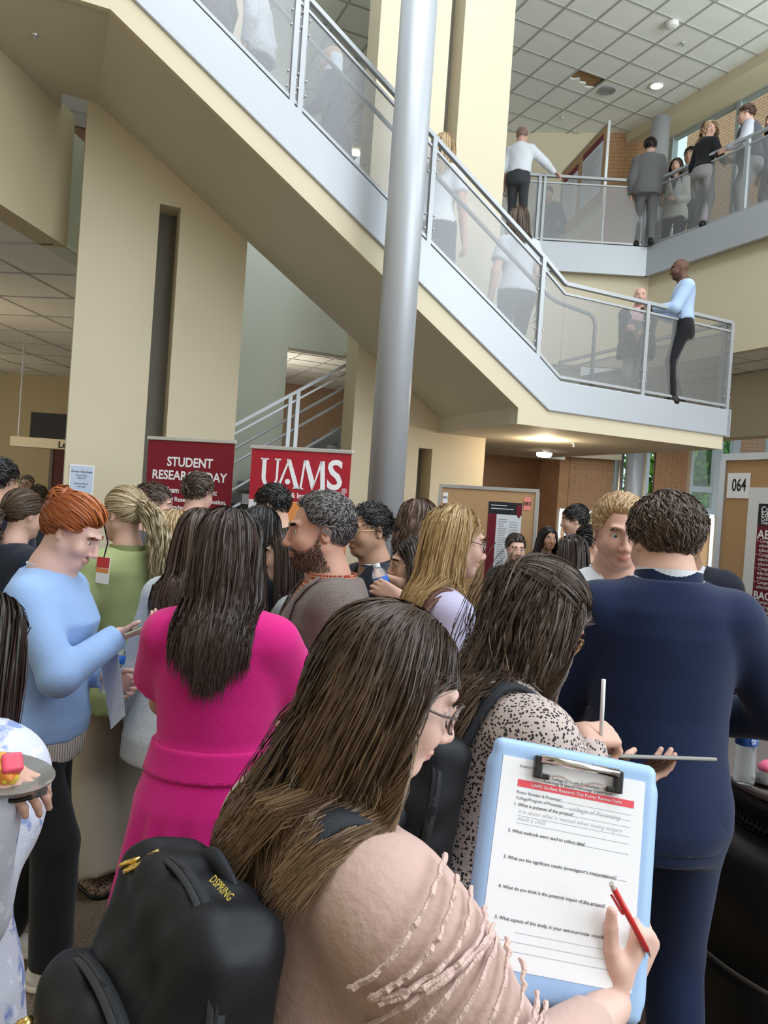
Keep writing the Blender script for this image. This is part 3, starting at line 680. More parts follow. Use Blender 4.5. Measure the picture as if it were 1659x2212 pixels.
def surf_net(G, L, h):
    s = G < 0
    c = sum(s[i:s.shape[0]-1+i, j:s.shape[1]-1+j, k:s.shape[2]-1+k].astype(np.int8) for i in (0, 1) for j in (0, 1) for k in (0, 1))
    act = (c > 0) & (c < 8); idx = np.full(act.shape, -1, np.int32); I = np.argwhere(act); idx[act] = np.arange(len(I))
    if len(I) == 0: return np.zeros((0, 3)), np.zeros((0, 4), int)
    acc = np.zeros((len(I), 3), np.float32); cnt = np.zeros(len(I), np.float32)
    cor = [(i, j, k) for i in (0, 1) for j in (0, 1) for k in (0, 1)]
    for a in cor:
        for ax in range(3):
            if a[ax] == 0:
                b = list(a); b[ax] = 1
                va = G[I[:, 0]+a[0], I[:, 1]+a[1], I[:, 2]+a[2]]; vb = G[I[:, 0]+b[0], I[:, 1]+b[1], I[:, 2]+b[2]]
                m = (va < 0) != (vb < 0); t = va/(va-vb+1e-12)
                p = np.tile(np.array(a, np.float32), (len(I), 1)); p[:, ax] = t
                acc[m] += p[m]; cnt += m
    V_ = L+h*(I+acc/cnt[:, None])
    F = []
    for ax in range(3):
        s0 = np.moveaxis(s, ax, 0); a = s0[:-1]; b = s0[1:]
        e = np.argwhere(a != b); e = e[(e[:, 1] > 0) & (e[:, 2] > 0) & (e[:, 1] < s0.shape[1]-1) & (e[:, 2] < s0.shape[2]-1)]
        fl = a[e[:, 0], e[:, 1], e[:, 2]]; id0 = np.moveaxis(idx, ax, 0)
        q = np.stack([id0[e[:, 0], e[:, 1]-1, e[:, 2]-1], id0[e[:, 0], e[:, 1], e[:, 2]-1], id0[e[:, 0], e[:, 1], e[:, 2]], id0[e[:, 0], e[:, 1]-1, e[:, 2]]], 1)
        if ax == 1: fl = ~fl
        q[~fl] = q[~fl][:, ::-1]; F.append(q)
    return V_, np.concatenate(F)
def np_mesh(name, Vs, Fs, m, col=None, smooth=True):
    me = bpy.data.meshes.new(name); n = len(Vs); k = Fs.shape[1]
    me.vertices.add(n); me.vertices.foreach_set('co', np.ascontiguousarray(Vs, np.float32).ravel())
    me.loops.add(Fs.size); me.loops.foreach_set('vertex_index', np.ascontiguousarray(Fs, np.int32).ravel())
    me.polygons.add(len(Fs)); me.polygons.foreach_set('loop_start', np.arange(0, Fs.size, k, dtype=np.int32)); me.polygons.foreach_set('loop_total', np.full(len(Fs), k, np.int32))
    me.update(calc_edges=True); me.polygons.foreach_set('use_smooth', np.full(len(Fs), smooth))
    if col is not None:
        at_ = me.color_attributes.new('Col', 'FLOAT_COLOR', 'POINT'); c = np.ones((n, 4), np.float32); c[:, :3] = col; at_.data.foreach_set('color', c.ravel())
    me.materials.append(m); return me
def cat(parts):
    Vs, Fs, Cs, b = [], [], [], 0
    for v, f, c in parts:
        Vs.append(v); Fs.append(f+b); Cs.append(np.broadcast_to(np.array(c, np.float32), (len(v), 3))); b += len(v)
    return np.concatenate(Vs), np.concatenate(Fs), np.concatenate(Cs)
SKIN = mat_vcol('skin', .55, .35, sss=.12, bump=.08)
HAIR = mat_vcol('hair', .42, .45)
CLOTHV = mat_vcol('printed cloth', .8, .2)

def ik(a, t, l1, l2, pole):
    a = np.array(a, float); t = np.array(t, float); v = t-a; D = min(np.linalg.norm(v), (l1+l2)*.995); v = unit(v); t = a+v*D
    x = (l1*l1-l2*l2+D*D)/(2*D); y = math.sqrt(max(0, l1*l1-x*x)); p = np.array(pole, float); p = unit(p-v*(p@v))
    return a+v*x+p*y, t
def hand_prims(w, d, nrm, side, sz=1.0, curl=.5, thumb=.5, spread=.0, fingers=None):
    """palm and five jointed fingers. d: wrist to knuckles, nrm: palm side, side: +1 right hand"""
    d = unit(d); nrm = unit(np.array(nrm)-d*(np.array(nrm)@d)); a = np.cross(d, nrm)*side     # towards the thumb
    P = []; L = .088*sz
    offs = (.029, .010, -.010, -.028); ln = (.95, 1.06, .98, .78)
    for i in range(4):
        kn = w+d*L*(1, 1.03, .99, .92)[i]+a*offs[i]*sz
        P.append(Cone(w+a*offs[i]*.6*sz, kn, .0165*sz, .0125*sz, k=.012*sz))
        c = (fingers[i] if fingers else curl); dd = d+a*spread*offs[i]*12; p = kn
        for j, l in enumerate((.042, .026, .021)):
            ang = c*(1.25, 1.5, .95)[j]; ax = np.cross(dd, nrm) if j == 0 else ax
            R = rot(unit(np.cross(d, nrm)), ang); dd = unit(R@dd); q = p+dd*l*ln[i]*sz
            P.append(Cone(p, q, (.0098, .0088, .008)[j]*sz, (.009, .0082, .0068)[j]*sz, k=.004*sz)); p = q
    tb = w+d*.022*sz+a*.022*sz; td = unit(d*.62+a*(.75-.35*thumb)+nrm*(.15+.55*thumb)); q = tb+td*.045*sz
    P.append(Cone(w+d*.01*sz, tb+td*.02*sz, .017*sz, .0165*sz, k=.014*sz)); P.append(Cone(tb, q, .015*sz, .0115*sz, k=.01*sz))
    td2 = unit(td*.8+d*.55+nrm*.35*thumb); r = q+td2*.032*sz; P.append(Cone(q, r, .0112*sz, .0098*sz, k=.004*sz)); P.append(Cone(r, r+unit(td2+d*.3)*.022*sz, .0098*sz, .008*sz, k=.004*sz))
    return P

def head_prims(o, R, s, male, fat=1.0, nose=1.0):
    T = lambda p: o+R@(np.array(p)*s)
    E = lambda c, r, k=.02, sub=False, RR=None: Ell(T(c), np.array(r)*s, R if RR is None else R@RR, k*s, sub)
    C = lambda a, b, r1, r2, k=.012, sub=False: Cone(T(a), T(b), r1*s, r2*s, k*s, sub)
    jw = .058 if male else .053
    P = [E((0, -.014, .032), (.076, .094, .084)), E((0, .030, -.030), (jw+.006*fat, .060, .076*(.9+.1*fat)), .03), E((0, .058, -.092), (.027*fat, .026, .021), .025)]
    for q in (-1, 1):
        P += [E((q*.036, .058, -.034), (.026*fat, .026, .028), .025), C((q*.052, .0, -.05), (q*.022, .058, -.094), .018*fat, .016, .03)]
        P += [C((q*.010, .088, .024), (q*.042, .074, .026), .0105, .009, .012)]
        P += [E((q*.031, .099, .001), (.017, .012, .009), .010, True)]
        P += [C((q*.017, .0835, .0068), (q*.046, .0725, .0055), .0056, .0048, .005), C((q*.019, .0822, -.0082), (q*.044, .0735, -.0082), .0042, .0036, .005)]
        P += [E((q*.012, .098, -.043), (.0085, .0105, .0075), .007)]
        ear = rot((0, 0, 1), q*-.35); P += [E((q*.078, -.012, -.006), (.0085, .018, .031), .008, RR=ear), E((q*.083, -.006, -.004), (.005, .009, .018), .005, True, RR=ear)]
    P += [C((0, .088, .012), (0, .108*1.0, -.034), .0085, .0115*nose, .010), E((0, .1095, -.038), (.0115*nose, .0115, .0095), .008)]
    P += [E((0, .089, -.0655), (.023, .0115, .0058), .006), E((0, .087, -.0755), (.019, .012, .0068), .006), C((-.02, .103, -.0705), (.02, .103, -.0705), .0022, .0022, .004, True)]
    return P
def paint_head(Vw, o, R, s, skin, lip, beard=None, brow=None, male=True):
    q = ((Vw-o)@R)/s; c = np.tile(np.array(skin, np.float32), (len(Vw), 1)); x, y, z = np.abs(q[:, 0]), q[:, 1], q[:, 2]
    w = np.clip(1-((x/.026)**2+((z+.0705)/.0135)**2), 0, 1)*(y > .06); w = np.clip(w*2.2, 0, 1)[:, None]; c = c*(1-w)+np.array(lip)*w
    w = np.exp(-(((x-.04)/.02)**2+((z+.03)/.02)**2))*(y > .02)*.22; c = c*(1-w[:, None])+np.array([skin[0], skin[1]*.72, skin[2]*.68])*w[:, None]
    w = np.exp(-((x/.012)**2+((z+.038)/.014)**2))*(y > .09)*.22; c = c*(1-w[:, None])+np.array([skin[0], skin[1]*.7, skin[2]*.66])*w[:, None]
    if beard is not None:
        col, amt = beard
        m = np.clip((np.interp(y, BY, BZ)-z)/.012+.5, 0, 1)*np.clip((y-.004+np.clip(-.05-z, 0, 1)*.5)/.012, 0, 1)*np.clip((.122+z)/.01+1, 0, 1)
        m = m*(1-np.clip(1.6-((x/.024)**2+((z+.0705)/.012)**2), 0, 1)*(y > .07))
        m = (m*amt)[:, None]; c = c*(1-m)+np.array(col)*m
    return c
BY, BZ = [0, .015, .035, .055, .072, .085, .1], [.012, -.02, -.048, -.058, -.062, -.055, -.053]
def eyes_mesh(o, R, s, iris, sides=(-1, 1)):
    Vs, Fs, Cs = [], [], []; n, m = 12, 8; b = 0
    for q in sides:
        vs = []; cs = []
        for i in range(m+1):
            th = math.pi*i/m*.62
            for k in range(n):
                ph = 2*math.pi*k/n; vs.append((math.sin(th)*math.cos(ph), math.cos(th), math.sin(th)*math.sin(ph))); cs.append((.01, .01, .01) if i < 1 else (iris if i < 3 else (.72, .70, .68)))
        vs = np.array(vs)*.0128; vs[:, 0] += q*.0315; vs[:, 1] += .0722
        Vs.append(o+(vs*s)@R.T); Cs += cs
        Fs += [[b+i*n+k, b+(i+1)*n+k, b+(i+1)*n+(k+1) % n, b+i*n+(k+1) % n] for i in range(m) for k in range(n)]; b += len(vs)
    return np.concatenate(Vs), np.array(Fs), np.array(Cs)

# ------------------------------------------------------------------ hair as real locks over a scalp cap
def ribbons(P, wid, col, out=None, seed=0, cup=0):
    """P: (n, m, 3) strand points; wid (n,) or (n,m); col (n,m,3)"""
    n, m, _ = P.shape; rg = np.random.default_rng(seed)
    T = np.gradient(P, axis=1); T /= np.linalg.norm(T, axis=2, keepdims=True)+1e-9
    if out is None: out = rg.normal(size=(n, m, 3))
    S = np.cross(T, out); S /= np.linalg.norm(S, axis=2, keepdims=True)+1e-9; O = np.cross(S, T)
    a = rg.normal(0, .55, n)[:, None, None]; D = S*np.cos(a)+O*np.sin(a)
    tap = np.clip(np.minimum(1, (1.03-np.linspace(0, 1, m))*4), .12, 1)[None, :]*np.ones((n, 1)); w = (np.asarray(wid).reshape(n, -1)*tap)[:, :, None]
    Vs = np.stack([P-D*w, P+D*w], 2).reshape(-1, 3)
    base = (np.arange(n)[:, None]*m+np.arange(m-1)[None, :]).ravel()*2
    Fs = np.stack([base, base+1, base+3, base+2], 1)
    return Vs, Fs, np.repeat(col.reshape(-1, 3), 2, 0)
def fib(n):
    i = np.arange(n)+.5; ph = np.arccos(1-2*i/n); th = math.pi*(1+5**.5)*i
    return np.stack([np.cos(th)*np.sin(ph), np.sin(th)*np.sin(ph), np.cos(ph)], 1)
SK_C = np.array([0, -.016, .034]); SK_R = np.array([.079, .098, .087])
def hairline(p, front=.075, bald=False, recede=0.0):
    y, z = p[:, 1], p[:, 2]; x = np.abs(p[:, 0])
    zm = np.interp(y, [-.2, -.075, -.045, -.02, .012, .045, .06, .2], [-.085, -.085, -.055, .005, .016, .025, front-.012, front])
    zm = zm+recede*np.clip(1-np.abs(x-.045)/.03, 0, 1)*(y > .02)*.03
    return z > zm
def scalp_cap(o, R, s, grow, col, h, bald=False, front=.075):
    n = 3000; u_ = fib(n)
    nu, nv = 40, 26; Vs = []
    th = np.linspace(0, 2*math.pi, nu, endpoint=False); t = np.linspace(0, 1, nv); Vs = []
    for a in th:
        dirs = np.stack([np.sin(t*2.6)*math.cos(a), np.sin(t*2.6)*math.sin(a), np.cos(t*2.6)], 1)
        p = SK_C+dirs*(SK_R+grow); ok = hairline(p, front); k = int(np.argmin(ok)) if not ok.all() else nv-1
        k = max(k, 1); tt = np.linspace(0, t[k], 10)*2.6
        dirs = np.stack([np.sin(tt)*math.cos(a), np.sin(tt)*math.sin(a), np.cos(tt)], 1); g = np.full((10, 1), grow); g[-1] = -.005; g[-2] = grow*.25; g[-3] = grow*.6; g[-4] = grow*.85
        Vs.append(SK_C+dirs*(SK_R+g))
    Vs = np.concatenate(Vs); F = np.array([[i*10+j, ((i+1) % nu)*10+j, ((i+1) % nu)*10+j+1, i*10+j+1] for i in range(nu) for j in range(9)])
    return o+(Vs*s)@R.T, F[:, ::-1], np.array(col)
def strands(o, R, s, cfg, colliders, d, seed):
    """grow locks from the scalp; returns P (n,m,3) in body space, and outward vectors"""
    rg = np.random.default_rng(seed); n = cfg['n']; m = cfg.get('m', 12); st = cfg['style']
    u_ = fib(int(n*1.9)); p = SK_C+u_*(SK_R+.001); ok = hairline(p, cfg.get('front', .075), recede=cfg.get('recede', 0))
    ok &= p[:, 2] > cfg.get('zmin', -1); p = p[ok]; u_ = u_[ok]; rg.shuffle(idx := np.arange(len(p))); p = p[idx][:n]; u_ = u_[idx][:n]; n = len(p)
    p = p+rg.normal(0, .0015, p.shape)
    lay = rg.random(n)*cfg.get('thick', .012); part = cfg.get('part', 0.0)
    if st == 'long':
        ln = cfg['len']*(.78+.3*rg.random(n)); sx = np.sign(p[:, 0]-part+rg.normal(0, .004, n))
        top = np.clip((p[:, 2]-.03)/.08, 0, 1)
        lat = np.clip((p[:, 1]+.045)/.08, 0, 1)*.95+.06; tgt = np.stack([sx*lat, -.5-.6*np.clip(p[:, 1]/.06, 0, 1)*cfg.get('sweep', 1), -.7+.3*lat], 1)
    elif st == 'short':
        ln = cfg['len']*(.6+.6*rg.random(n)); cv = np.array(cfg.get('comb', (0, .6, -.3))); tgt = np.tile(cv, (n, 1))+u_*np.array([.6, .2, 0])+rg.normal(0, cfg.get('mess', .2), (n, 3))
        side = np.clip((.04-p[:, 2])/.05, 0, 1)[:, None]; tgt = tgt*(1-side)+np.array([0, -.35, -1.0])*side
        ln = ln*(1-.45*side[:, 0]*cfg.get('fade', 1))
    elif st == 'tied':
        tie = np.array(cfg['tie']); ln = np.linalg.norm(tie-p, axis=1)*1.12; tgt = tie-p
    tgt = tgt/np.linalg.norm(tgt, axis=1, keepdims=True)
    step = ln/(m-1); g = cfg.get('grav', float(np.clip(step.mean()/.085, .14, .55))); v = tgt-u_*(tgt*u_).sum(1, keepdims=True)*.95; v /= np.linalg.norm(v, axis=1, keepdims=True)+1e-9
    down = (R.T@np.array([0, 0, -1.0])); pts = [p.copy()]; q = p.copy()
    pushed = o+(q*s)@R.T
    for i in range(1, m):
        f = i/(m-1)
        if st == 'long': v = v*(1-g)+g*(down+np.array(cfg.get('bias', (0, -.12, 0)))*(1-f)+np.stack([np.sign(q[:, 0])*cfg.get('out', .12)*(1-f), 0*q[:, 0], 0*q[:, 0]], 1))
        elif st == 'tied': v = tie-q; v /= np.linalg.norm(v, axis=1, keepdims=True)+1e-9
        else:
            v = v*.75+tgt*.25+rg.normal(0, cfg.get('curl', .018), (n, 3)); nq = (q-SK_C)/SK_R; nq /= np.linalg.norm(nq, axis=1, keepdims=True); v = v-nq*(v*nq).sum(1, keepdims=True)*.95+nq*cfg.get('lift', .1)*(1-f)
        v /= np.linalg.norm(v, axis=1, keepdims=True)+1e-9
        q = q+v*step[:, None]
        RR = SK_R+.0045+(lay[:, None]+cfg.get('vol', 0.0))*min(1, f*3.5); e = (q-SK_C)/RR; l = np.linalg.norm(e, axis=1); ins = l < 1; q[ins] = SK_C+e[ins]/l[ins][:, None]*RR[ins]
        if st == 'long':      # keep clear of face and neck front
            fc = cfg.get('faceclear', .04); fr = (q[:, 1] > fc) & (q[:, 2] < .05); q[fr, 1] -= (q[fr, 1]-fc)*.7; 
            fx = (np.abs(q[:, 0]) < .07) & (q[:, 1] > -.01) & (q[:, 2] < .04); q[fx, 0] += np.sign(q[fx, 0]+1e-6)*(.07-np.abs(q[fx, 0]))*.5
        w = o+(q*s)@R.T
        for fn in colliders: w = fn(w, lay)
        q = ((w-o)@R)/s; pts.append(q.copy())
    P = np.stack(pts, 1); P = o+(P*s)@R.T
    if cfg.get('wave'):
        t = np.linspace(0, 1, m)[None, :]; ph = (p@np.array([8., 6., 4.]))[:, None]+rg.normal(0, .10, n)[:, None]; amp = cfg['wave']*np.clip(t*1.4-.2, 0, 1); fr = cfg.get('freq', 2.0)
        P[:, :, 0] += amp*np.sin(fr*6.28*t+ph*6.28); P[:, :, 1] += amp*np.cos(fr*6.28*t+ph*6.28)*.7
    return P, lay
def hair_colors(n, m, c0, c1, tip=None, seed=0, root=1.0):
    rg = np.random.default_rng(seed); t = np.clip(rg.normal(.5, .28, n), 0, 1)[:, None, None]
    c = np.array(c0)*(1-t)+np.array(c1)*t; c = np.repeat(c, m, 1)
    if tip is not None:
        f = (np.clip((np.linspace(0, 1, m)-.45)/.5, 0, 1)[None, :]*(.25+.75*rg.random(n))[:, None])[:, :, None]; c = c*(1-f)+np.array(tip)*f
    return c

# ------------------------------------------------------------------ the person builder
PEOPLE = {}
def person(key, label, px, py, d, head=0, floor=0.0, male=True, lean=4, side=0, twist=0, yaw=0, pitch=5, roll=0, neck=14, fat=1.0, H=None,
           rw=(.135, .03, .47), lw=(.135, .03, .47), rpole=(.6, -1, -.3), lpole=(-.6, -1, -.3), rhand=None, lhand=None, feet=((.06, -.02), (.06, .05)),
           skin=(.62, .40, .30), lip=None, hair=None, brow=None, beard=None, iris=(.10, .06, .03), top=None, inner=None, bottom=None, shoe=None, glasses=None, collar=None, lapel=None, group=None, face=True, seed=None, hs=1.0, legs=True, necklen=.070):
    seed = seed if seed is not None else (hash(key) % 1000 if False else sum(map(ord, key)) % 1000)
    lr = math.radians
    # skeleton for unit height, then scaled so that the head sits where it is seen
    def skel(H):
        Rt = rot((0, 0, 1), -lr(0))@rot((1, 0, 0), -lr(lean))@rot((0, 1, 0), lr(side))
        pel = np.array([0, 0, .53*H]); td = Rt[:, 2]; nb = pel+td*.31*H
        Rn = Rt@rot((1, 0, 0), -lr(neck)); hc = nb+Rn[:, 2]*necklen*H
        Rh = rot((0, 0, 1), -lr(yaw))@rot((1, 0, 0), -lr(pitch))@rot((0, 1, 0), lr(roll)); hc = hc+Rh@np.array([0, .010, .022])*H/1.7
        return Rt, pel, td, nb, hc, Rh
    if d is None:
        d = (floor+skel(H)[4][2]-CAM[2])/ray(px, py)[2]
    target = at(px, py, d)
    if H is None:
        H = 1.7; 
        for _ in range(4): H *= (target[2]-floor)/skel(H)[4][2]
        if not 1.2 < H < 2.1: print('odd height', key, H)
    Rt, pel, td, nb, hc, Rh = skel(H); s = H/1.72*hs*(1.0 if male else .97)
    hd = lr(head); Rz = np.array([[math.cos(hd), math.sin(hd), 0], [-math.sin(hd), math.cos(hd), 0], [0, 0, 1]])    # local y -> (sin, cos)
    base = target-Rz@hc; 
    mw = Matrix(((Rz[0, 0], Rz[0, 1], 0, base[0]), (Rz[1, 0], Rz[1, 1], 0, base[1]), (0, 0, 1, base[2]), (0, 0, 0, 1)))
    root = tag(empty('person', mw=mw), label, 'person', group)
    toW = lambda p: base+Rz@np.array(p); toL = lambda p: Rz.T@(np.array(p)-base)
    near = d < 3.0; hb = float(np.clip(d*.0042, .0100, .024)); tot = (head+yaw) % 360; hh = float(np.clip(d*.0022, .0040, .014))*(1.0 if 50 < tot < 310 else 1.7)
    # arms
    Rtw = Rt@rot((0, 0, 1), -lr(twist)); sw = (.094 if male else .080)*H*(.8+.2*fat)
    arms = {}
    for nm, sg, tgt, pole in (('r', 1, rw, rpole), ('l', -1, lw, lpole)):
        sh = pel+td*.252*H+Rtw[:, 0]*sw*sg
        t = np.array(tgt, float)
        if len(t) == 4: t = toL(t[:3])            # world target
        else: t = np.array([t[0]*sg, t[1], t[2]])*H
        el, wr = ik(sh, t, .172*H, .148*H, Rz.T@np.array(pole[:3]) if len(pole) == 4 else pole)
        arms[nm] = (sh, el, wr)
    # ---- torso profile
    F_ = fat
    if male: prof = [(-.085, .080, .062, 0), (-.04, .096, .068, -.002), (0, .095, .066, 0), (.06, .088, .062, .004), (.11, .088, .060, .006), (.17, .096, .064, .008), (.225, .103, .066, .004), (.26, .098, .058, -.002), (.288, .075, .046, -.006), (.305, .045, .040, -.006)]
    else: prof = [(-.085, .084, .066, -.002), (-.04, .099, .072, -.006), (0, .096, .068, -.002), (.06, .078, .056, .004), (.10, .072, .051, .006), (.16, .080, .058, .012), (.205, .086, .064, .014), (.25, .087, .054, .002), (.28, .07, .042, -.004), (.302, .038, .036, -.006)]
    prof = np.array(prof)*H; pf = prof.copy(); belly = np.exp(-((prof[:, 0]/H-.05)/.1)**2)
    pf[:, 1] *= 1+(F_-1)*(.6+.4*belly); pf[:, 2] *= 1+(F_-1)*(.9+.6*belly)
    def grown(o_, z0=None, z1=None, hem=None):
        q = pf.copy(); q[:, 1] += o_; q[:, 2] += o_
        return q
    # ---- skin: one body mesh (head, neck, torso core, arms, hands, legs)
    parts = []
    hp = head_prims(hc, Rh, s, male, fat=1+(F_-1)*.7) if face else [Ell(hc+Rh@np.array([0, 0, .02]), (.074*s, .09*s, .1*s), Rh)]
    nk = .056*H/1.72*(.94+.06*F_) if male else .047*H/1.72*F_
    hp += [Cone(nb-td*.03*H, hc+Rh@np.array([0, -.022, -.062])*s, nk*1.12, nk*.98, k=.03), Cone(nb-td*.05*H, nb-td*.01*H, nk*1.5, nk*1.2, k=.05)]
    hv, hf = sdf_mesh(hp, hh); lipc = lip or (skin[0]*.86, skin[1]*.66, skin[2]*.66)
    parts.append((hv, hf, paint_head(hv, hc, Rh, s, skin, lipc, beard)))
    core = [Loft(pel, Rtw, grown(-.022), k=.03)]
    gu, gf = (.030, .0255) if male else (.0265, .022)
    gu *= .85+.15*F_; gf *= .9+.1*F_
    hands = {}
    for nm, sg in (('r', 1), ('l', -1)):
        sh, el, wr = arms[nm]; hcfg = (rhand if nm == 'r' else lhand) or {}
        fd = unit(wr-el); hdv = hcfg.get('dir'); hdv = fd if hdv is None else (Rz.T@unit(hdv) if hcfg.get('world') else unit(hdv))
        nn = hcfg.get('palm'); nn = (np.array([-sg, .25, -.1]) if nn is None else (Rz.T@unit(nn) if hcfg.get('world') else unit(nn)))
        ap = [Cone(sh, el, gu*1.12*H, gu*.88*H), Cone(el, el+(wr-el)*.4, gu*.88*H, gf*.92*H), Cone(el+(wr-el)*.4, wr, gf*.92*H, .0165*H, k=.01)]
        vis = bool(hcfg); av, af = sdf_mesh(ap, .014 if d < 6 else .018); parts.append((av, af, np.array(skin)*np.array([1.0, .97, .95])))
        ap = [Cone(el+(wr-el)*(.45 if hcfg.get('size') else .85), wr, (gf*.88 if hcfg.get('size') else .0178)*H, .0165*H, k=.01)]
        ap += hand_prims(wr, hdv, nn, sg, H/1.72*(1.0 if male else .92)*hcfg.get('size', 1), hcfg.get('curl', .35), hcfg.get('thumb', .4), hcfg.get('spread', .3), hcfg.get('fingers'))
        av, af = sdf_mesh(ap, min(max(.0038, d*.0019), .012) if vis else .014); parts.append((av, af, np.array(skin)*np.array([1.0, .97, .95])))
        hands[nm] = (toW(wr), Rz@hdv, Rz@nn)
    fl = []
    for sg, (fx, fy) in ((1, feet[0]), (-1, feet[1])):
        hip = pel+np.array([sg*.05*H, 0, -.01*H]); kn, an = ik(hip, (sg*fx*H, fy*H, .045*H), .245*H, .245*H, (0, 1, 0)); fl.append((hip, kn, an))
        if legs: core += [Cone(hip, kn, .038*H, .027*H), Cone(kn, an, .026*H, .017*H)]
    cv, cf = sdf_mesh(core, max(hb*1.8, .022)); parts.append((cv, cf, skin))
    bv, bf, bc = cat(parts); link('body', np_mesh('body', bv, bf, SKIN, bc), None, root)
    if face:
        for q_ in (-1, 1):
            ev_, ef_, ec_ = eyes_mesh(hc, Rh, s, iris, (q_,)); link('eye', np_mesh('eye', ev_, ef_, mat_vcol('eye', .15, .5), ec_), None, root)
    # ---- garments
    def garment(name, spec, default_off):
        off = spec.get('off', default_off); prims = []
        hem = spec.get('hem', .47)*H; q = grown(off)
        if spec.get('skirt'):
            zb, wbot = spec['skirt']; zz = zb*H-pel[2]; w0, d0 = float(np.interp(-.02*H, q[:, 0], q[:, 1])), float(np.interp(-.02*H, q[:, 0], q[:, 2]))
            q = np.concatenate([[(zz, wbot*H, wbot*H*.85, 0), (zz*.5, (w0+wbot*H)/2*1.02, (d0+wbot*H*.85)/2, 0)], q[q[:, 0] > -.02*H]])
        elif spec.get('flare', .012):
            q[:, 1] += spec.get('flare', .012)*np.clip((.06*H-q[:, 0])/(.14*H), 0, 1); q[:, 2] += spec.get('flare', .012)*np.clip((.06*H-q[:, 0])/(.14*H), 0, 1)
            if hem < pel[2]-.085*H: q = q[1:]; q = np.concatenate([[(hem-pel[2]-.01, q[0, 1]*1.03, q[0, 2]*1.05, 0)], q])
        prims.append(Loft(pel, Rtw, q, k=.03, pleat=spec.get('pleat')))
        for nm, sg in (('r', 1), ('l', -1)):
            sh, el, wr = arms[nm]; so = off+.004; nbk = nb-td*.012*H
            pad = spec.get('pad', 0); sh2 = sh+td*pad
            prims.append(Cone(nb-td*.036*H+Rtw[:, 0]*sg*.028*H, sh2+Rtw[:, 0]*sg*-.004, .030*H+off*.5, gu*1.12*H+off*.8, k=.035))
            sl = spec.get('sleeve', 'long')
            if sl == 'long':
                ru, re, rw_ = gu*1.12*H+so, gu*.95*H+so, .0165*H+so*spec.get('cuff', 1.0)
                pb = spec.get('puff', 0)
                if pb: prims.append(Ell(sh+(el-sh)*.3, (gu*H+so+pb, gu*H+so+pb, .12), np.stack([unit(np.cross(el-sh, [0, 1, .1])), unit(np.cross(el-sh, np.cross(el-sh, [0, 1, .1]))), unit(el-sh)], 1), k=.05))
                prims += [Cone(sh, el, ru+pb*.5, re+pb*.5, k=.03), Cone(el, el+(wr-el)*spec.get('slen', .96), re+pb*spec.get('fpuff', .3), rw_, k=.02, flat=True)]
            elif sl in ('short', 'elbow'):
                e = sh+(el-sh)*(.62 if sl == 'short' else .95); prims += [Cone(sh, e, gu*1.12*H+so, gu*1.05*H+so+spec.get('sflare', .012), k=.03, flat=True)]
        # trims
        if not spec.get('skirt'): prims.append(Half((0, 0, -1), (0, 0, hem)))
        if spec.get('zmax'): prims.append(Half((0, 0, 1), (0, 0, spec['zmax']*H)))
        if spec.get('vneck'):
            wv, zv = spec['vneck']        # half width at the neck, depth of the V below the neck base (fractions of H)
            zt, z0 = .31*H, (.31-zv)*H
            R_ = Rtw
            def fv(X, Y, Z):
                x, y, z = X-pel[0], Y-pel[1], Z-pel[2]
                lx = R_[0, 0]*x+R_[1, 0]*y+R_[2, 0]*z; ly = R_[0, 1]*x+R_[1, 1]*y+R_[2, 1]*z; lz = R_[0, 2]*x+R_[1, 2]*y+R_[2, 2]*z
                w = wv*H*np.clip((lz-z0)/(zt-z0), -.02, 1.3)
                return np.maximum(np.abs(lx)-w, .0-ly)*.9
            c_ = pel+td*.2*H; prims.append(dict(f=fv, lo=c_-.2*H, hi=c_+.2*H, k=.006, sub=True))
        # opening for the neck
        prims.append(dict(Cone(nb-td*.006*H, hc, nk*spec.get('neckhole', 1.22), nk*spec.get('neckhole', 1.22), k=.004, sub=True)))
        hg = spec.get('res', hb)
        gv, gf_ = sdf_mesh(prims, hg, (spec.get('wr', .0045 if d < 7 else .006), wrinkle(seed+len(name), 6, 16, 55)))
        if 'paint' in spec:
            me = np_mesh(name, gv, gf_, spec.get('mat', CLOTHV), spec['paint'](gv, dict(H=H, arms=arms, pel=pel, R=Rtw)))
        else: me = np_mesh(name, gv, gf_, spec['mat'])
        return link(spec.get('name', name), me, None, root)
    if inner: garment('shirt', dict(dict(res=max(hb*1.25, .012)), **inner), .006)
    T_ = garment('top', top, .012) if top else None
    if bottom:
        off = bottom.get('off', .006); bp = [Loft(pel, Rtw, [r for r in grown(off) if r[0] <= .065*H], k=.02)]
        w = bottom.get('wide', .0)
        for hip, kn, an in fl:
            an2 = an+(kn-an)*bottom.get('crop', 0)
            bp += [Cone(hip, kn, .050*H+off, .034*H+off+w*.6, k=.03), Cone(kn, an2, .034*H+off+w*.6, .024*H+off+w, k=.02, flat=True)]
        bp.append(Half((0, 0, 1), (0, 0, (bottom.get('top', .60))*H)))
        gv, gf_ = sdf_mesh(bp, max(hb*1.6, bottom.get('res', .016)) if not bottom.get('res') else bottom['res'], (.005, wrinkle(seed+9, 6, 14, 45))); link(bottom.get('name', 'trousers'), np_mesh('trousers', gv, gf_, bottom['mat']), None, root)
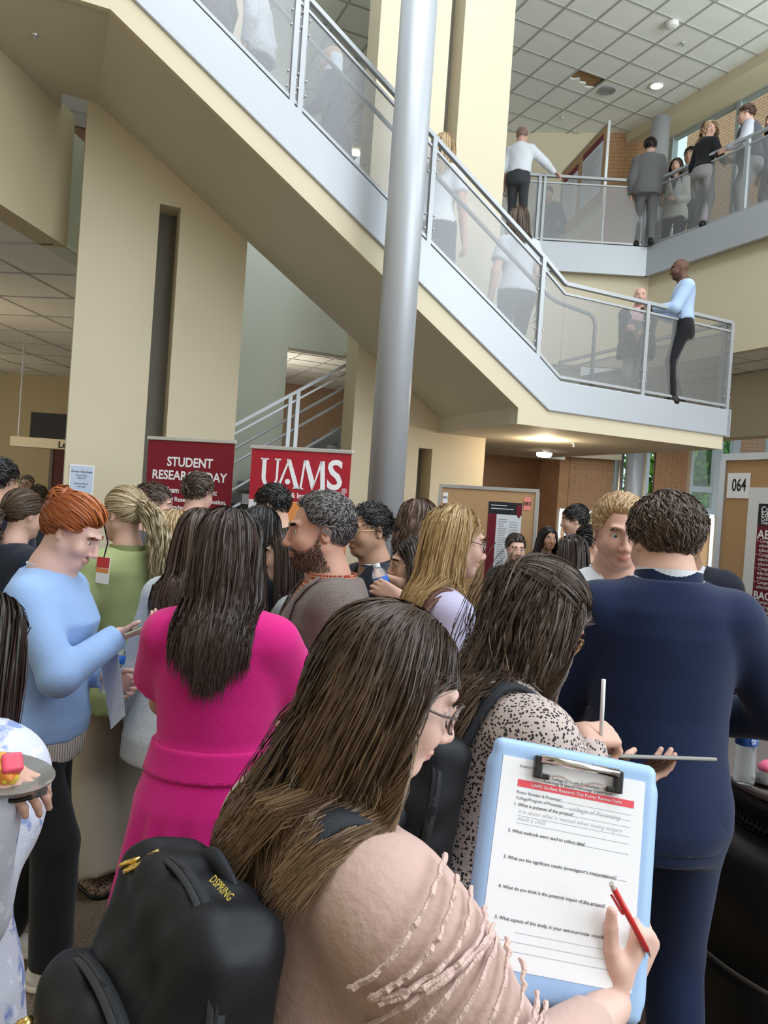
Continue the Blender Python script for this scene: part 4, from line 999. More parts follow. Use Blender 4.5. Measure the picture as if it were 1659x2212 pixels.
    if shoe:
        for hip, kn, an in fl:
            f0 = an+np.array([0, -.02*H, 0]); f0[2] = .022*H; f1 = an+np.array([.0, .085*H, 0]); f1[2] = .014*H
            sp_ = [Cone(f0, f1, .026*H, .020*H, k=.02), Cone(f1-[.008*H, 0, 0], f1+[.008*H, .018*H, 0], .019*H, .016*H, k=.02), Cone(an+[0, -.008*H, .0], f0, .024*H, .025*H, k=.02), Half((0, 0, -1), (0, 0, .001))]
            if shoe.get('low'): sp_.append(Half((0, -.25, 1), (0, an[1], .038*H)))
            v_, f_ = sdf_mesh(sp_, max(.006, hb*.7) if shoe.get('sole') else .02); so_ = link('shoe', np_mesh('shoe', v_, f_, shoe['mat']), None, root)
            if shoe.get('sole'):
                sl_ = [Cone(f0*[1, 1, 0]+[0, 0, .004], f1*[1, 1, 0]+[0, .016*H, .004], .030*H, .024*H, k=.01), Half((0, 0, 1), (0, 0, .022)), Half((0, 0, -1), (0, 0, .0))]
                v_, f_ = sdf_mesh(sl_, max(.005, hb*.7)); link('sole', np_mesh('sole', v_, f_, shoe['sole']), None, so_)
                if shoe.get('lace'):
                    for k in range(4):
                        t = .3+.14*k; c = f0+(f1-f0)*t; zz = (.047-.012*k)*H
                        MB().tube([(c[0]-.018*H, c[1], zz-.004), (c[0], c[1]+.004, zz+.004), (c[0]+.018*H, c[1]+.01, zz-.004)], .0022, 5).build('lace', shoe['lace'], so_)
    # ---- collars: curved bands around the neck
    def band(name, rx, ry, h_, fl_, m, a0=0, a1=360, z=.0, th=.004, tilt=0, n=40, dip=0, y=-.004):
        A_ = [lr(a0+(a1-a0)*i/n) for i in range(n+1)]; vs = []; 
        for a in A_:
            c, s_ = math.cos(a), math.sin(a); dz = -dip*max(0, s_)
            for (r_, zz_) in ((0, 0), (fl_, h_), (fl_+th, h_), (th, 0)):
                p = np.array([(rx+r_)*c, (ry+r_)*s_+y*H, z*H+zz_+dz+tilt*s_]); vs.append(nb+Rtw@p)
        fs = [(i*4+j, i*4+(j+1) % 4, (i+1)*4+(j+1) % 4, (i+1)*4+j) for i in range(n) for j in range(4)]+[(0, 1, 2, 3), (n*4+3, n*4+2, n*4+1, n*4)]
        return MB().add(vs, fs).build(name, m, root, smooth=False)
    for c in (collar or []): band(**{**dict(name='collar', rx=nk*1.28, ry=nk*1.28, h_=.03, fl_=.004, z=-.018), **c})
    if lapel:
        lm, wv, zv = lapel['mat'], lapel.get('w', .05), lapel.get('z', .13)
        off = lapel.get('off', .022)
        q = grown(off)
        for sg in (1, -1):
            rows = []
            for i in range(9):
                t = i/8; lz = (.31-zv*t*1.05)*H; xi = (wv*(1-t)+.003)*H; xo = xi+(.012+.045*math.sin(math.pi*min(1, (1-t)*1.25)**.8))*H*.8
                for x in (xi-.004, (xi+xo)/2, xo):
                    hw, hdp, yo = [float(np.interp(lz, q[:, 0], q[:, j])) for j in (1, 2, 3)]
                    y = yo+hdp*math.sqrt(max(.02, 1-(x/hw)**2))+(.004 if x != xo else .007); y = max(y, .025*H)
                    rows.append(pel+Rtw@np.array([sg*x, y, lz]))
            fs = [(i*3+j, i*3+j+1, (i+1)*3+j+1, (i+1)*3+j) for i in range(8) for j in range(2)]
            o_ = MB().add(rows, fs).build('lapel', lm, root, smooth=True); md = o_.modifiers.new('thick', 'SOLIDIFY'); md.thickness = .005
    # ---- hair
    if hair:
        hcf = dict(hair); col = hcf.pop('col'); c0, c1 = col[0], col[1]; tip = col[2] if len(col) > 2 else None
        wd = np.clip(d*.00078, .0009, .012)*hcf.get('w', .62 if hair['style'] == 'short' else 1.0); hcf.setdefault('n', int(np.clip(4600/max(d, 1)**.95, 200, 4600)*(.8 if hair['style'] == 'short' else 1))); hcf.setdefault('m', (14 if d < 2 else (10 if d < 5 else 7)) if hair['style'] == 'long' else (7 if d < 5 else 5))
        qg = grown(hcf.get('cloth', .03))
        def coll(w_, lay):
            l_ = (w_-pel)@Rtw; hw = np.interp(l_[:, 2], qg[:, 0], qg[:, 1], right=.001); hdp = np.interp(l_[:, 2], qg[:, 0], qg[:, 2], right=.001); yo = np.interp(l_[:, 2], qg[:, 0], qg[:, 3])
            hw = np.maximum(hw, np.where((l_[:, 2] > .2*H) & (l_[:, 2] < .28*H), sw*1.15, 0)); hw = np.where(l_[:, 2] < .31*H, hw, .001); hw = hw+lay*.5; hdp = hdp+lay*.5
            e = np.sqrt((l_[:, 0]/hw)**2+((l_[:, 1]-yo)/hdp)**2); ins = (e < 1) & (l_[:, 2] < .31*H)
            k_ = np.where(ins, 1/np.maximum(e, .05), 1); by = np.where(hcf.get('behind', True) & ins & (l_[:, 1] > yo-.01), -1, 1)
            l2 = l_.copy(); 
            y_ = l_[:, 1]-yo; need = hdp*np.sqrt(np.clip(1-(l2[:, 0]/hw)**2, 0, 1)); sgn = np.where(y_ <= hcf.get('split', .02), -1, 1); l2[:, 1] = np.where(ins, yo+sgn*np.maximum(np.abs(y_), need), l_[:, 1])
            return pel+l2@Rtw.T
        hp_ = []
        if hcf['style'] != 'none':
            hp_.append(scalp_cap(hc, Rh, s, hcf.get('cap', .003), np.array(c0)*.8, hh, front=hcf.get('front', .075)))  # cap darkened: shade in the gaps between locks put into its colour
            P, lay = strands(hc, Rh, s, hcf, [coll] if hcf['style'] == 'long' else [], d, seed)
            out = P-(hc+Rh@SK_C*s); out[:, :, 2] *= .3
            hp_.append(ribbons(P, np.full(len(P), wd)*RNG.uniform(.6, 1.4, len(P)), hair_colors(len(P), P.shape[1], c0, c1, tip, seed), out, seed))
            for ov in hair.get('over', []):
                P, lay = strands(hc, Rh, s, ov, [], d, seed+31); out = P-(hc+Rh@SK_C*s)
                hp_.append(ribbons(P, np.full(len(P), wd)*RNG.uniform(.6, 1.4, len(P)), hair_colors(len(P), P.shape[1], c0, c1, None, seed+4), out, seed+6))
            if hcf['style'] == 'long' and hcf.get('fill', True):
                L_ = hcf['len']; cc = hc+Rh@np.array([0, -.035, -.0])*s
                b_ = np.array([cc[0], min(cc[1], nb[1]-.06), hc[2]-min(L_*.62, .26)])
                v_, f_ = sdf_mesh([Ell(hc+Rh@(SK_C+[0, -.012, -.01])*s, np.array([.074, .08, .085])*s, Rh), Cone(cc+Rh@np.array([0, -.02, -.02])*s, b_, .062*s, .045*s, k=.04)], max(.008, hh*1.6)); hp_.append((v_, f_, np.array(c0)*.35))  # inner volume much darker: shade inside the hair painted as colour
        for tl in hair.get('tails', []):         # pony tails: list of dicts(p, dir, len, r, n)
            n_ = tl.get('n', 500 if d < 3 else 160); m_ = 11; rg = np.random.default_rng(seed+3); o_ = hc+Rh@np.array(tl['p'])*s
            dv = np.tile(Rh@unit(tl['dir']), (n_, 1))+rg.normal(0, tl.get('sp', .16), (n_, 3)); q_ = o_+rg.normal(0, tl.get('r', .014)*s*.5, (n_, 3)); pts = [q_]; ln = tl['len']*(.7+.4*rg.random(n_))
            for i in range(1, m_):
                dv = dv*(1-tl.get('grav', .22))+np.array([0, 0, -1])*tl.get('grav', .22); dv = dv/np.linalg.norm(dv, axis=1, keepdims=True); q_ = q_+dv*(ln/(m_-1))[:, None]
                off_ = q_-(hc+Rh@SK_C*s); 
                e = ((q_-hc)@Rh/s-SK_C)/(SK_R+.012); l = np.linalg.norm(e, axis=1); ins = l < 1; q_[ins] = hc+((SK_C+e[ins]/l[ins][:, None]*(SK_R+.012))*s)@Rh.T
                q_ = coll(q_, np.full(n_, .01)); pts.append(q_)
            P = np.stack(pts, 1); t = np.linspace(0, 1, m_)[None, :]; ph = rg.random(n_)[:, None]*6.28; P[:, :, 0] += tl.get('wave', .01)*t*np.sin(9*t+ph); P[:, :, 1] += tl.get('wave', .01)*t*np.cos(8*t+ph)
            hp_.append(ribbons(P, np.full(n_, wd), hair_colors(n_, m_, c0, c1, tip, seed+1), None, seed+2))
        if hair.get('bun'):
            bo, br = hair['bun']; bc_ = hc+Rh@np.array(bo)*s; n_ = 150; rg = np.random.default_rng(seed+5); m_ = 16; P = []
            for i in range(n_):
                ax = unit(rg.normal(size=3)); u1 = unit(np.cross(ax, [.3, .5, .8])); u2 = np.cross(ax, u1); t = np.linspace(0, rg.uniform(2.5, 5.5), m_)
                P.append(bc_+br*s*rg.uniform(.75, 1.08)*(np.cos(t)[:, None]*u1+np.sin(t)[:, None]*u2))
            P = np.array(P); hp_.append(ribbons(P, np.full(n_, wd*1.6), hair_colors(n_, m_, c0, c1, None, seed+1), P-bc_, seed+2))
            v_, f_ = sdf_mesh([Ell(bc_, (br*s*.85,)*3)], max(.006, hh)); hp_.append((v_, f_, np.array(c0)*.7))
        # hair bands
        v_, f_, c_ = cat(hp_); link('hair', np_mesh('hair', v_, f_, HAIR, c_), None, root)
        for bnd in hair.get('ties', []):
            o_ = hc+Rh@np.array(bnd[0])*s; a_ = unit(Rh@np.array(bnd[1])); u1 = unit(np.cross(a_, [.2, .3, .9])); u2 = np.cross(a_, u1)
            MB().tube([o_+bnd[2]*(math.cos(t)*u1+math.sin(t)*u2) for t in np.linspace(0, 6.3, 17)], bnd[2]*.45, 6, False).build('hair_tie', BLACKM, root, smooth=True)
    # ---- brows and beard as short hairs rooted on the face
    def facial(mask, n_, ln, dirv, col, wmul=1.0, lift=.35):
        q = ((hv-hc)@Rh)/s; ids = np.nonzero(mask(q))[0]
        if len(ids) == 0: return None
        rg = np.random.default_rng(seed+17); ids = rg.choice(ids, n_); p = q[ids]+rg.normal(0, .0016, (n_, 3)); out = p-np.array([0, .0, -.02]); out /= np.linalg.norm(out, axis=1, keepdims=True)
        dv = dirv(p)+out*lift+rg.normal(0, .18, (n_, 3)); dv /= np.linalg.norm(dv, axis=1, keepdims=True)
        P = np.stack([p+dv*ln*t for t in (0, .5, 1)], 1); P = hc+(P*s)@Rh.T
        return ribbons(P, np.full(n_, np.clip(d*.0006, .0006, .004)*wmul), hair_colors(n_, 3, col[0], col[1], None, seed), None, seed)
    fh = []
    if face and brow is not None and d < 14:
        sx = lambda p: np.stack([np.sign(p[:, 0])*.9, np.zeros(len(p)), .25-4*np.abs(p[:, 0])], 1)
        for sd in (-1, 1):
          r_ = facial(lambda q: (q[:, 0]*sd > 0) & (np.abs(np.abs(q[:, 0])-.030) < .018) & (np.abs(q[:, 2]-(.024+.12*np.clip(np.abs(q[:, 0])-.018, 0, .012)-.25*np.clip(np.abs(q[:, 0])-.036, 0, 1))) < .0036) & (q[:, 1] > .055), 90 if d < 4 else 30, .008, sx, (brow, brow), lift=.15)
          if r_: link('eyebrow', np_mesh('eyebrow', r_[0], r_[1], HAIR, r_[2]), None, root)
    if beard is not None and len(beard[0]) and beard[1] > .6:
        bl = lambda q: (q[:, 2] < np.interp(q[:, 1], BY, BZ)) & (q[:, 1] > .006-.5*np.clip(-.05-q[:, 2], 0, 1)) & (q[:, 2] > -.125) & ~((np.abs(q[:, 0]) < .024) & (np.abs(q[:, 2]+.0705) < .011) & (q[:, 1] > .06))
        r_ = facial(bl, 2200, .008, lambda p: np.tile([0, .25, -.8], (len(p), 1)), (np.array(beard[0])*.6, np.array(beard[0])*1.7), .9)
        if r_: link('beard', np_mesh('beard', r_[0], r_[1], HAIR, r_[2]), None, root)
    if glasses:
        gm = glasses.get('mat', BLACKM); G_ = MB(); rr = glasses.get('r', .024); T2 = lambda p: hc+Rh@(np.array(p)*s); zup = glasses.get('up', 0); yb = glasses.get('yb', 0)
        gl_ = empty('glasses'); gl_.parent = root
        for sg in (1, -1):
            MB().tube([T2((sg*(.033+rr*1.1*math.cos(a)), .102-.010*abs(math.cos(a)+sg*0)+yb-.012*max(0, math.cos(a)), -.002+zup+rr*.86*math.sin(a))) for a in np.linspace(0, 2*math.pi, 25)], glasses.get('t', .0016)*s, 6, False).build('rim', gm, gl_, smooth=True)
            MB().tube([T2((sg*.059, .088+yb, .004+zup)), T2((sg*.073, .06+yb, .004+zup)), T2((sg*.081, .0+yb, .008+zup)), T2((sg*.080, -.025+yb, -.004+zup))], glasses.get('t', .0016)*s, 6).build('temple', gm, gl_, smooth=True)
            n_ = 20; vs = [T2((sg*(.033+rr*1.05*math.cos(a)), .100-.012*max(0, math.cos(a))+yb, -.002+zup+rr*.82*math.sin(a))) for a in np.linspace(0, 2*math.pi, n_, endpoint=False)]
            MB().add(vs+[v-Rh[:, 1]*.0015 for v in vs], [tuple(range(n_)), tuple(range(n_, 2*n_))[::-1]]+[(i, n_+i, n_+(i+1) % n_, (i+1) % n_) for i in range(n_)]).build('lens', glasses.get('lens', mat('spectacle lens', (.92, .95, .97), .02, trans=1, ior=1.05)), gl_)
        MB().tube([T2((-.010, .104+yb, .003+zup)), T2((0, .108+yb, .006+zup)), T2((.010, .104+yb, .003+zup))], glasses.get('t', .0016)*s, 6).build('bridge', gm, gl_, smooth=True)
    info = dict(root=root, H=H, base=base, Rz=Rz, toW=toW, toL=toL, arms=arms, hands=hands, head=toW(hc), Rh=Rz@Rh, s=s, pel=pel, Rt=Rtw, nb=nb, td=td, feet=fl, band=band, prof=grown, nk=nk)
    PEOPLE[key] = info
    return info
# ================================================================== WHO IS THERE
def cloth(name, c, **k): return mat(name, c, k.pop('rough', .85), bump=k.pop('bump', .15), bscale=k.pop('bscale', 220), spec=.2, sheen=k.pop('sheen', .15), **k)
BROWN = ((.022, .012, .008), (.085, .047, .028), (.30, .18, .09)); MIDBR = ((.03, .018, .011), (.12, .07, .042)); DARK = ((.010, .006, .005), (.050, .028, .022)); BLACKH = ((.005, .004, .004), (.025, .021, .021))
BLOND = ((.26, .16, .07), (.62, .46, .26)); DBLOND = ((.18, .11, .055), (.5, .35, .19)); RED = ((.22, .05, .012), (.55, .17, .05)); GREYH = ((.025, .02, .02), (.30, .28, .28))
FAIR = (.64, .40, .32); PALE_S = (.70, .47, .40); TAN = (.50, .30, .21); OLIVE = (.46, .28, .18); BRN = (.13, .06, .038)
NAVY = cloth('navy suiting', (.007, .016, .055)); TWEED = mat_pattern('brown tweed', 'speckle', (.09, .068, .062), (.24, .195, .18), 380, .5)
SHW = cloth('white shirting', (.74, .78, .85)); BLKC = cloth('black trousers', (.012, .012, .015)); PINK = cloth('magenta linen', (.62, .014, .20), bump=.25)
NAVYK = cloth('dark navy knit', (.014, .018, .032)); BLUEK = cloth('light blue knit', (.30, .46, .76), bump=.2); GREENJ = cloth('sage cotton', (.33, .38, .17)); CREAMT = cloth('cream trousers', (.52, .46, .37))
BLUSH = cloth('blush cotton', (.52, .36, .31), bump=.2, bscale=90); LILAC = cloth('lilac shirting', (.50, .47, .66)); GREYS = cloth('grey suiting', (.15, .15, .155)); GREYT = cloth('grey trousers', (.27, .26, .27)); DGREY = cloth('dark grey cloth', (.045, .047, .055))
LEOP = mat_pattern('animal print blouse', 'leopard', (.50, .41, .38), (.03, .025, .03), 150, .54); FLORAL = mat_pattern('blue floral chiffon', 'floral', (.62, .64, .74), (.24, .31, .58), 16, .58, c3=(.75, .76, .84))
PLAIDR = mat_pattern('red plaid shirting', 'plaid', (.42, .05, .035), (.80, .70, .45), 420, .62); PLAIDP = mat_pattern('pink plaid shirting', 'plaid', (.62, .25, .32), (.80, .76, .80), 260, .3); CHECK = mat_pattern('fine check shirting', 'check', (.74, .77, .82), (.36, .40, .50), 300, .55)
RIB = mat_pattern('ribbed white shirting', 'rib', (.70, .66, .60), (.25, .22, .20), 700, .45); BOUCLE = mat_pattern('pale boucle tweed', 'speckle', (.42, .46, .50), (.72, .76, .78), 260, .5)
WSNEAK = mat('white leather', (.74, .72, .68), .5); SOLEW = mat('white rubber', (.72, .68, .60), .6); BSHOE = mat('black leather', (.012, .011, .011), .35); LEOS = mat_pattern('leopard shoe', 'leopard', (.45, .31, .24), (.02, .015, .012), 75, .48)
LBLUE = cloth('pale blue shirting', (.42, .56, .80)); BLAZER = cloth('cream blazer cloth', (.62, .61, .58)); GOLDW = mat('gold wire', (.7, .5, .22), .25, metal=1)
bs = dict(mat=BSHOE)

def jacket(m, **k): return dict(dict(mat=m, off=.024, pad=.010, flare=.016, hem=.44, name='jacket', neckhole=1.35), **k)
def shirt(m, **k): return dict(dict(mat=m, off=.011, hem=.565, flare=.0, name='shirt'), **k)
SHORTM = dict(style='short', len=.032, comb=(.2, .5, .1), mess=.12, lift=.04)

# ---- nearest: the woman with the clipboard
wr_ = at(1338, 2150, 1.085)
hd_ = at(1398, 2020, 1.10)-wr_
P1 = person('clip', 'woman with long brown hair and blush blouse wearing a black backpack and holding a clipboard', 848, 1486, 1.06, head=54, male=False, lean=8, pitch=20, yaw=22, roll=4, neck=22, fat=1.04, necklen=.076,
    rw=(*wr_, 1), rpole=(.3, -.5, -1, 1), lw=(*at(1060, 2230, 1.0), 1), lpole=(-.6, -.3, -1), rhand=dict(dir=hd_, palm=(-.68, .72, .1), world=1, curl=.70, thumb=.30, spread=.1, size=1.12), lhand=dict(curl=.4),
    skin=PALE_S, hair=dict(style='long', len=.315, col=BROWN, wave=.018, freq=1.5, n=8200, m=16, vol=.0, thick=.012, cloth=.03, out=.0, split=.06, faceclear=.012), brow=(.05, .03, .02),
    top=dict(mat=BLUSH, off=.012, puff=.026, cuff=.55, slen=.70, fpuff=.12, hem=.50, name='blouse', res=.0092, wr=.006, neckhole=1.5), bottom=dict(mat=BLKC), shoe=bs, glasses=dict(mat=mat('tortoise plastic', (.10, .07, .06), .2, spec=.6), t=.0022, r=.026), legs=True)

# ---- the leopard-print woman writing on a tablet
wr2 = at(1258, 1590, 1.62); h2 = at(1325, 1585, 1.66)-wr2
P2 = person('leopard', 'woman in animal print blouse with half-tied brown hair, writing on a tablet', 1168, 1338, 1.62, head=62, male=False, lean=10, pitch=34, yaw=2, neck=26, fat=1.05,
    rw=(*wr2, 1), rpole=(.1, -.4, -1, 1), lw=(*at(1335, 1678, 1.74), 1), rhand=dict(dir=h2, palm=(0, .5, -1), world=1, curl=.75, thumb=.75), lhand=dict(dir=(.9, .3, .05), palm=(0, 0, 1), world=1, curl=.25),
    skin=FAIR, hair=dict(style='long', len=.40, col=((.022, .014, .010), (.11, .068, .045), (.17, .11, .07)), wave=.016, freq=2.2, over=[dict(style='tied', tie=(-.016, -.116, .048), n=1500, m=10, thick=.006, vol=.008, zmin=.035)], n=4200, m=13, vol=.0, thick=.010, out=.0, split=.0, faceclear=.02, tails=[dict(p=(-.02, -.118, .045), dir=(-.3, -.7, -.9), len=.30, n=420, r=.02, wave=.012, sp=.10, grav=.4), dict(p=(.02, -.098, .02), dir=(0, -.35, -1), len=.30, n=520, r=.07, wave=.012, sp=.10, grav=.3)], ties=[((-.016, -.112, .048), (-.3, -1, .1), .016)]), brow=(.05, .03, .02),
    top=dict(mat=LEOP, off=.016, puff=.014, hem=.5, name='blouse', res=.0092), bottom=dict(mat=BLKC), shoe=bs, glasses=dict(mat=GOLDW))

# ---- man in the navy suit
P3 = person('navy', 'tall man in navy suit seen from behind, with wavy brown hair', 1434, 1168, 2.2, head=6, male=True, lean=3, pitch=14, yaw=-14, neck=20, fat=1.0, necklen=.044,
    rw=(.10, .17, .60), rpole=(1, -.5, -.4), lw=(.06, .2, .60), lpole=(-.7, -.5, -.6), skin=FAIR, rhand=dict(curl=.4), lhand=dict(curl=.4),
    hair=dict(style='short', len=.055, comb=(.25, -.35, -.45), mess=.16, curl=.02, lift=.04, n=4600, m=11, w=.8, wave=.005, freq=1.0, col=((.022, .014, .010), (.15, .095, .065)), cap=.004, fade=.15), hs=.96, brow=(.05, .03, .02),
    top=jacket(NAVY, hem=.468, off=.017, flare=.006, pad=.0, res=.0092, vneck=(.05, .16)), inner=shirt(SHW), bottom=dict(mat=NAVY, wide=.012, off=.012, res=.011), shoe=bs,
    collar=[dict(m=SHW, h_=.045, fl_=.003, z=-.012), dict(m=NAVY, h_=.050, fl_=-.006, rx=.090, ry=.082, a0=165, a1=375, z=-.020, th=.007, tilt=-.010)])

# ---- blond man facing the camera
P4 = person('blond_man', 'blond man with a moustache in white shirt facing the camera', 1338, 1148, 2.85, head=186, male=True, lean=5, pitch=11, yaw=-4, neck=18, skin=(.66, .40, .32),
    hair=dict(style='short', len=.042, comb=(-.45, -.5, .3), mess=.12, lift=.12, n=2600, m=8, col=((.34, .2, .09), (.72, .52, .30)), front=.088, cap=.006, fade=1.2), brow=(.30, .18, .09), beard=((.42, .22, .12), .28), iris=(.06, .08, .09),
    top=shirt(SHW), bottom=dict(mat=DGREY), shoe=bs, collar=[dict(m=SHW, h_=.036, a0=108, a1=432)])

# ---- woman in the pink dress
P5 = person('pink', 'woman in bright pink belted dress with dark straight hair, seen from behind', 497, 1190, 2.15, head=2, male=False, lean=1, pitch=6, neck=12, fat=1.16,
    rw=(-.02, .15, .64), lw=(-.02, .16, .62), rpole=(2.5, -.3, -.3), lpole=(-2.5, -.3, -.3), skin=(.52, .32, .24), hair=dict(style='long', len=.36, col=((.012, .007, .006), (.062, .034, .026)), n=6000, m=11, thick=.012, wave=.005, out=.0, cloth=.03, split=.04),
    top=dict(mat=PINK, off=.016, sleeve='short', skirt=(.20, .165), pleat=(.07, 13, .02, .22), sflare=.022, name='dress', res=.0092, wr=.004), shoe=bs)

# ---- bearded man in tweed
P6 = person('tweed', 'bearded grey-haired man in brown tweed jacket and red plaid shirt, facing left', 690, 1148, 2.6, head=258, male=True, lean=2, pitch=4, neck=12, fat=1.14, skin=(.56, .31, .23),
    hair=dict(style='short', len=.026, comb=(0, -.2, .4), mess=.18, lift=.08, n=3400, m=7, recede=1.2, front=.094, col=GREYH, cap=.008, fade=.5), brow=(.03, .02, .015), beard=((.10, .058, .042), .7), lip=(.4, .18, .14),
    top=jacket(TWEED, vneck=(.055, .17), res=.0092), inner=shirt(PLAIDR, neckhole=1.3), collar=[dict(m=PLAIDR, h_=.052, a0=108, a1=432, fl_=.010, z=-.026, rx=.078, ry=.075)], lapel=dict(mat=TWEED, w=.055, z=.17, off=.028), bottom=dict(mat=DGREY), shoe=bs, rw=(.12, .10, .55))

# ---- red-haired woman reading a phone
P7 = person('redhair', 'red-haired woman in light blue cardigan looking down at a phone', 160, 1150, 2.75, head=92, male=False, lean=3, pitch=26, neck=24, fat=1.32, skin=(.72, .47, .41),
    rw=(*at(258, 1372, 2.72), 1), lw=(*at(232, 1462, 2.85), 1), rpole=(-.3, -1, -1, 1), lpole=(-.5, -1, -1), rhand=dict(dir=(1, .1, .3), palm=(.3, .2, .9), world=1, curl=.35, thumb=.2), lhand=dict(dir=(.6, .1, -.2), palm=(0, -1, 0), world=1, curl=.6),
    hair=dict(style='tied', tie=(0, -.105, .045), n=2600, m=10, col=RED, thick=.016, vol=.006, cap=.012, bun=((0, -.10, .085), .050)), brow=(.3, .12, .05),
    top=dict(mat=BLUEK, off=.014, hem=.495, name='cardigan', res=.0092, flare=.012), inner=dict(mat=RIB, off=.010, hem=.445, zmax=.51, sleeve='none', flare=.012, name='shirt_tail'), bottom=dict(mat=BLKC, wide=.02, off=.010, top=.50, res=.010), feet=((.05, .09), (.05, -.06)), shoe=dict(mat=WSNEAK, sole=SOLEW, lace=SOLEW),
    collar=[dict(m=SHW, h_=.034, fl_=.008, rx=.068, ry=.066, z=-.016)])

# ---- woman in the sage jacket
P8 = person('green', 'blond woman in sage green jacket and cream trousers with a ponytail', 268, 1112, 3.45, head=312, male=False, lean=2, pitch=8, yaw=-10, neck=14, skin=FAIR,
    hair=dict(style='tied', tie=(0, -.11, .03), n=1500, col=((.26, .19, .11), (.66, .55, .36)), thick=.008, cap=.006, tails=[dict(p=(0, -.115, .03), dir=(.25, -1, -.1), len=.36, n=420, r=.03, wave=.012, grav=.3)]), brow=(.2, .13, .07),
    collar=[dict(m=GREENJ, h_=.045, fl_=.012, rx=.07, ry=.068, z=-.02)], top=jacket(GREENJ, off=.028, hem=.44), bottom=dict(mat=CREAMT, wide=.05, off=.016, top=.62, res=.011), shoe=dict(mat=LEOS, low=1, sole=BSHOE), rw=(.14, .10, .52), lw=(.12, .14, .58), feet=((.05, .02), (.05, -.03)))

# ---- woman at the left edge in floral chiffon
P9 = person('floral', 'woman in blue floral chiffon blouse at the left edge, holding a plate', -40, 1392, 1.5, head=25, male=False, lean=3, pitch=12, skin=FAIR, rw=(*at(-78, 1672, 1.18), 1), rpole=(.1, -.6, -1, 1), rhand=dict(dir=(1, .1, -.1), palm=(0, .3, -1), world=1, curl=.35),
    hair=dict(style='long', len=.34, col=DARK, n=1300, w=1.3, out=.0), top=dict(mat=FLORAL, off=.03, puff=.02, hem=.44, name='blouse', cuff=2.0, flare=.03), bottom=dict(mat=cloth('pale denim', (.35, .42, .58))), shoe=bs)

# ---- middle distance
person('m10', 'man with short brown hair in profile facing right, beside the banner', 333, 1092, 4.5, head=78, skin=(.62, .38, .30), hair=dict(SHORTM, col=((.05, .034, .026), (.16, .11, .085))), brow=(.06, .04, .03), top=shirt(DGREY, off=.014), bottom=dict(mat=DGREY), shoe=bs)
person('m11', 'dark-haired man in grey suit seen from behind, in front of the banner lettering', 428, 1066, 5.1, head=20, lean=2, pitch=8, skin=FAIR, hair=dict(SHORTM, len=.04, lift=.14, col=((.025, .016, .012), (.13, .085, .06))), top=jacket(cloth('blue grey suiting', (.10, .12, .15))), inner=shirt(SHW), collar=[dict(m=SHW, h_=.04)], bottom=dict(mat=DGREY), shoe=bs)
person('m12', 'woman with wavy blond hair behind the brown-haired woman', 378, 1150, 3.8, head=25, male=False, skin=FAIR, hair=dict(style='long', len=.34, col=BLOND, wave=.022, freq=1.6), top=dict(mat=SHW, off=.012, hem=.47), bottom=dict(mat=BLKC), shoe=bs)
person('m13', 'woman with long brown hair in pale boucle jacket, seen from behind', 440, 1165, 2.95, head=25, male=False, skin=FAIR, pitch=8, hair=dict(style='long', len=.36, col=((.02, .012, .009), (.09, .052, .035)), n=2000), top=jacket(BOUCLE, off=.02), bottom=dict(mat=BLKC), shoe=bs)
person('m14', 'dark-haired man in lavender shirt looking down to the left', 588, 1096, 4.6, head=288, lean=4, pitch=20, skin=(.60, .36, .27), hair=dict(SHORTM, len=.04, lift=.15, col=BLACKH), brow=(.015, .01, .01), top=shirt(LILAC, off=.014), collar=[dict(m=LILAC, h_=.035)], bottom=dict(mat=DGREY), shoe=bs)
person('m15', 'woman with long black hair behind the woman in pink', 566, 1150, 3.5, head=30, male=False, skin=FAIR, hair=dict(style='long', len=.4, col=BLACKH), top=dict(mat=NAVYK, hem=.47), bottom=dict(mat=BLKC), shoe=bs)
person('m15b', 'pale-faced woman in profile facing left, half hidden by the bearded man', 622, 1198, 3.2, head=275, male=False, skin=PALE_S, hair=dict(style='long', len=.3, col=DARK), brow=(.03, .02, .02), top=dict(mat=cloth('grey knit', (.30, .32, .34)), hem=.47), bottom=dict(mat=BLKC), shoe=bs)
P16 = person('polo', 'man with glasses in navy polo shirt with white-striped collar, facing left', 797, 1146, 3.6, head=240, yaw=0, lean=2, pitch=4, skin=(.50, .29, .20), hair=dict(SHORTM, len=.022, lift=.14, col=((.006, .005, .005), (.03, .026, .025)), front=.085), brow=(.01, .008, .008), top=dict(mat=NAVYK, off=.012, sleeve='short', hem=.48, vneck=(.022, .07), name='polo_shirt'), bottom=dict(mat=DGREY), shoe=bs, glasses=dict(mat=GOLDW),
    collar=[dict(m=NAVYK, h_=-.034, fl_=.026, rx=.066, ry=.064, a0=100, a1=440, z=.006), dict(m=SHW, h_=-.004, fl_=.003, rx=.083, ry=.081, a0=104, a1=436, z=-.006), dict(m=SHW, h_=-.004, fl_=.003, rx=.089, ry=.087, a0=104, a1=436, z=-.0115)])
person('m17', 'woman with brown wavy hair beside the column, turned away', 898, 1128, 4.2, head=330, male=False, skin=FAIR, hair=dict(style='long', len=.30, col=((.045, .026, .018), (.19, .115, .08)), wave=.015, vol=.006), top=dict(mat=DGREY, hem=.47), bottom=dict(mat=BLKC), shoe=bs)
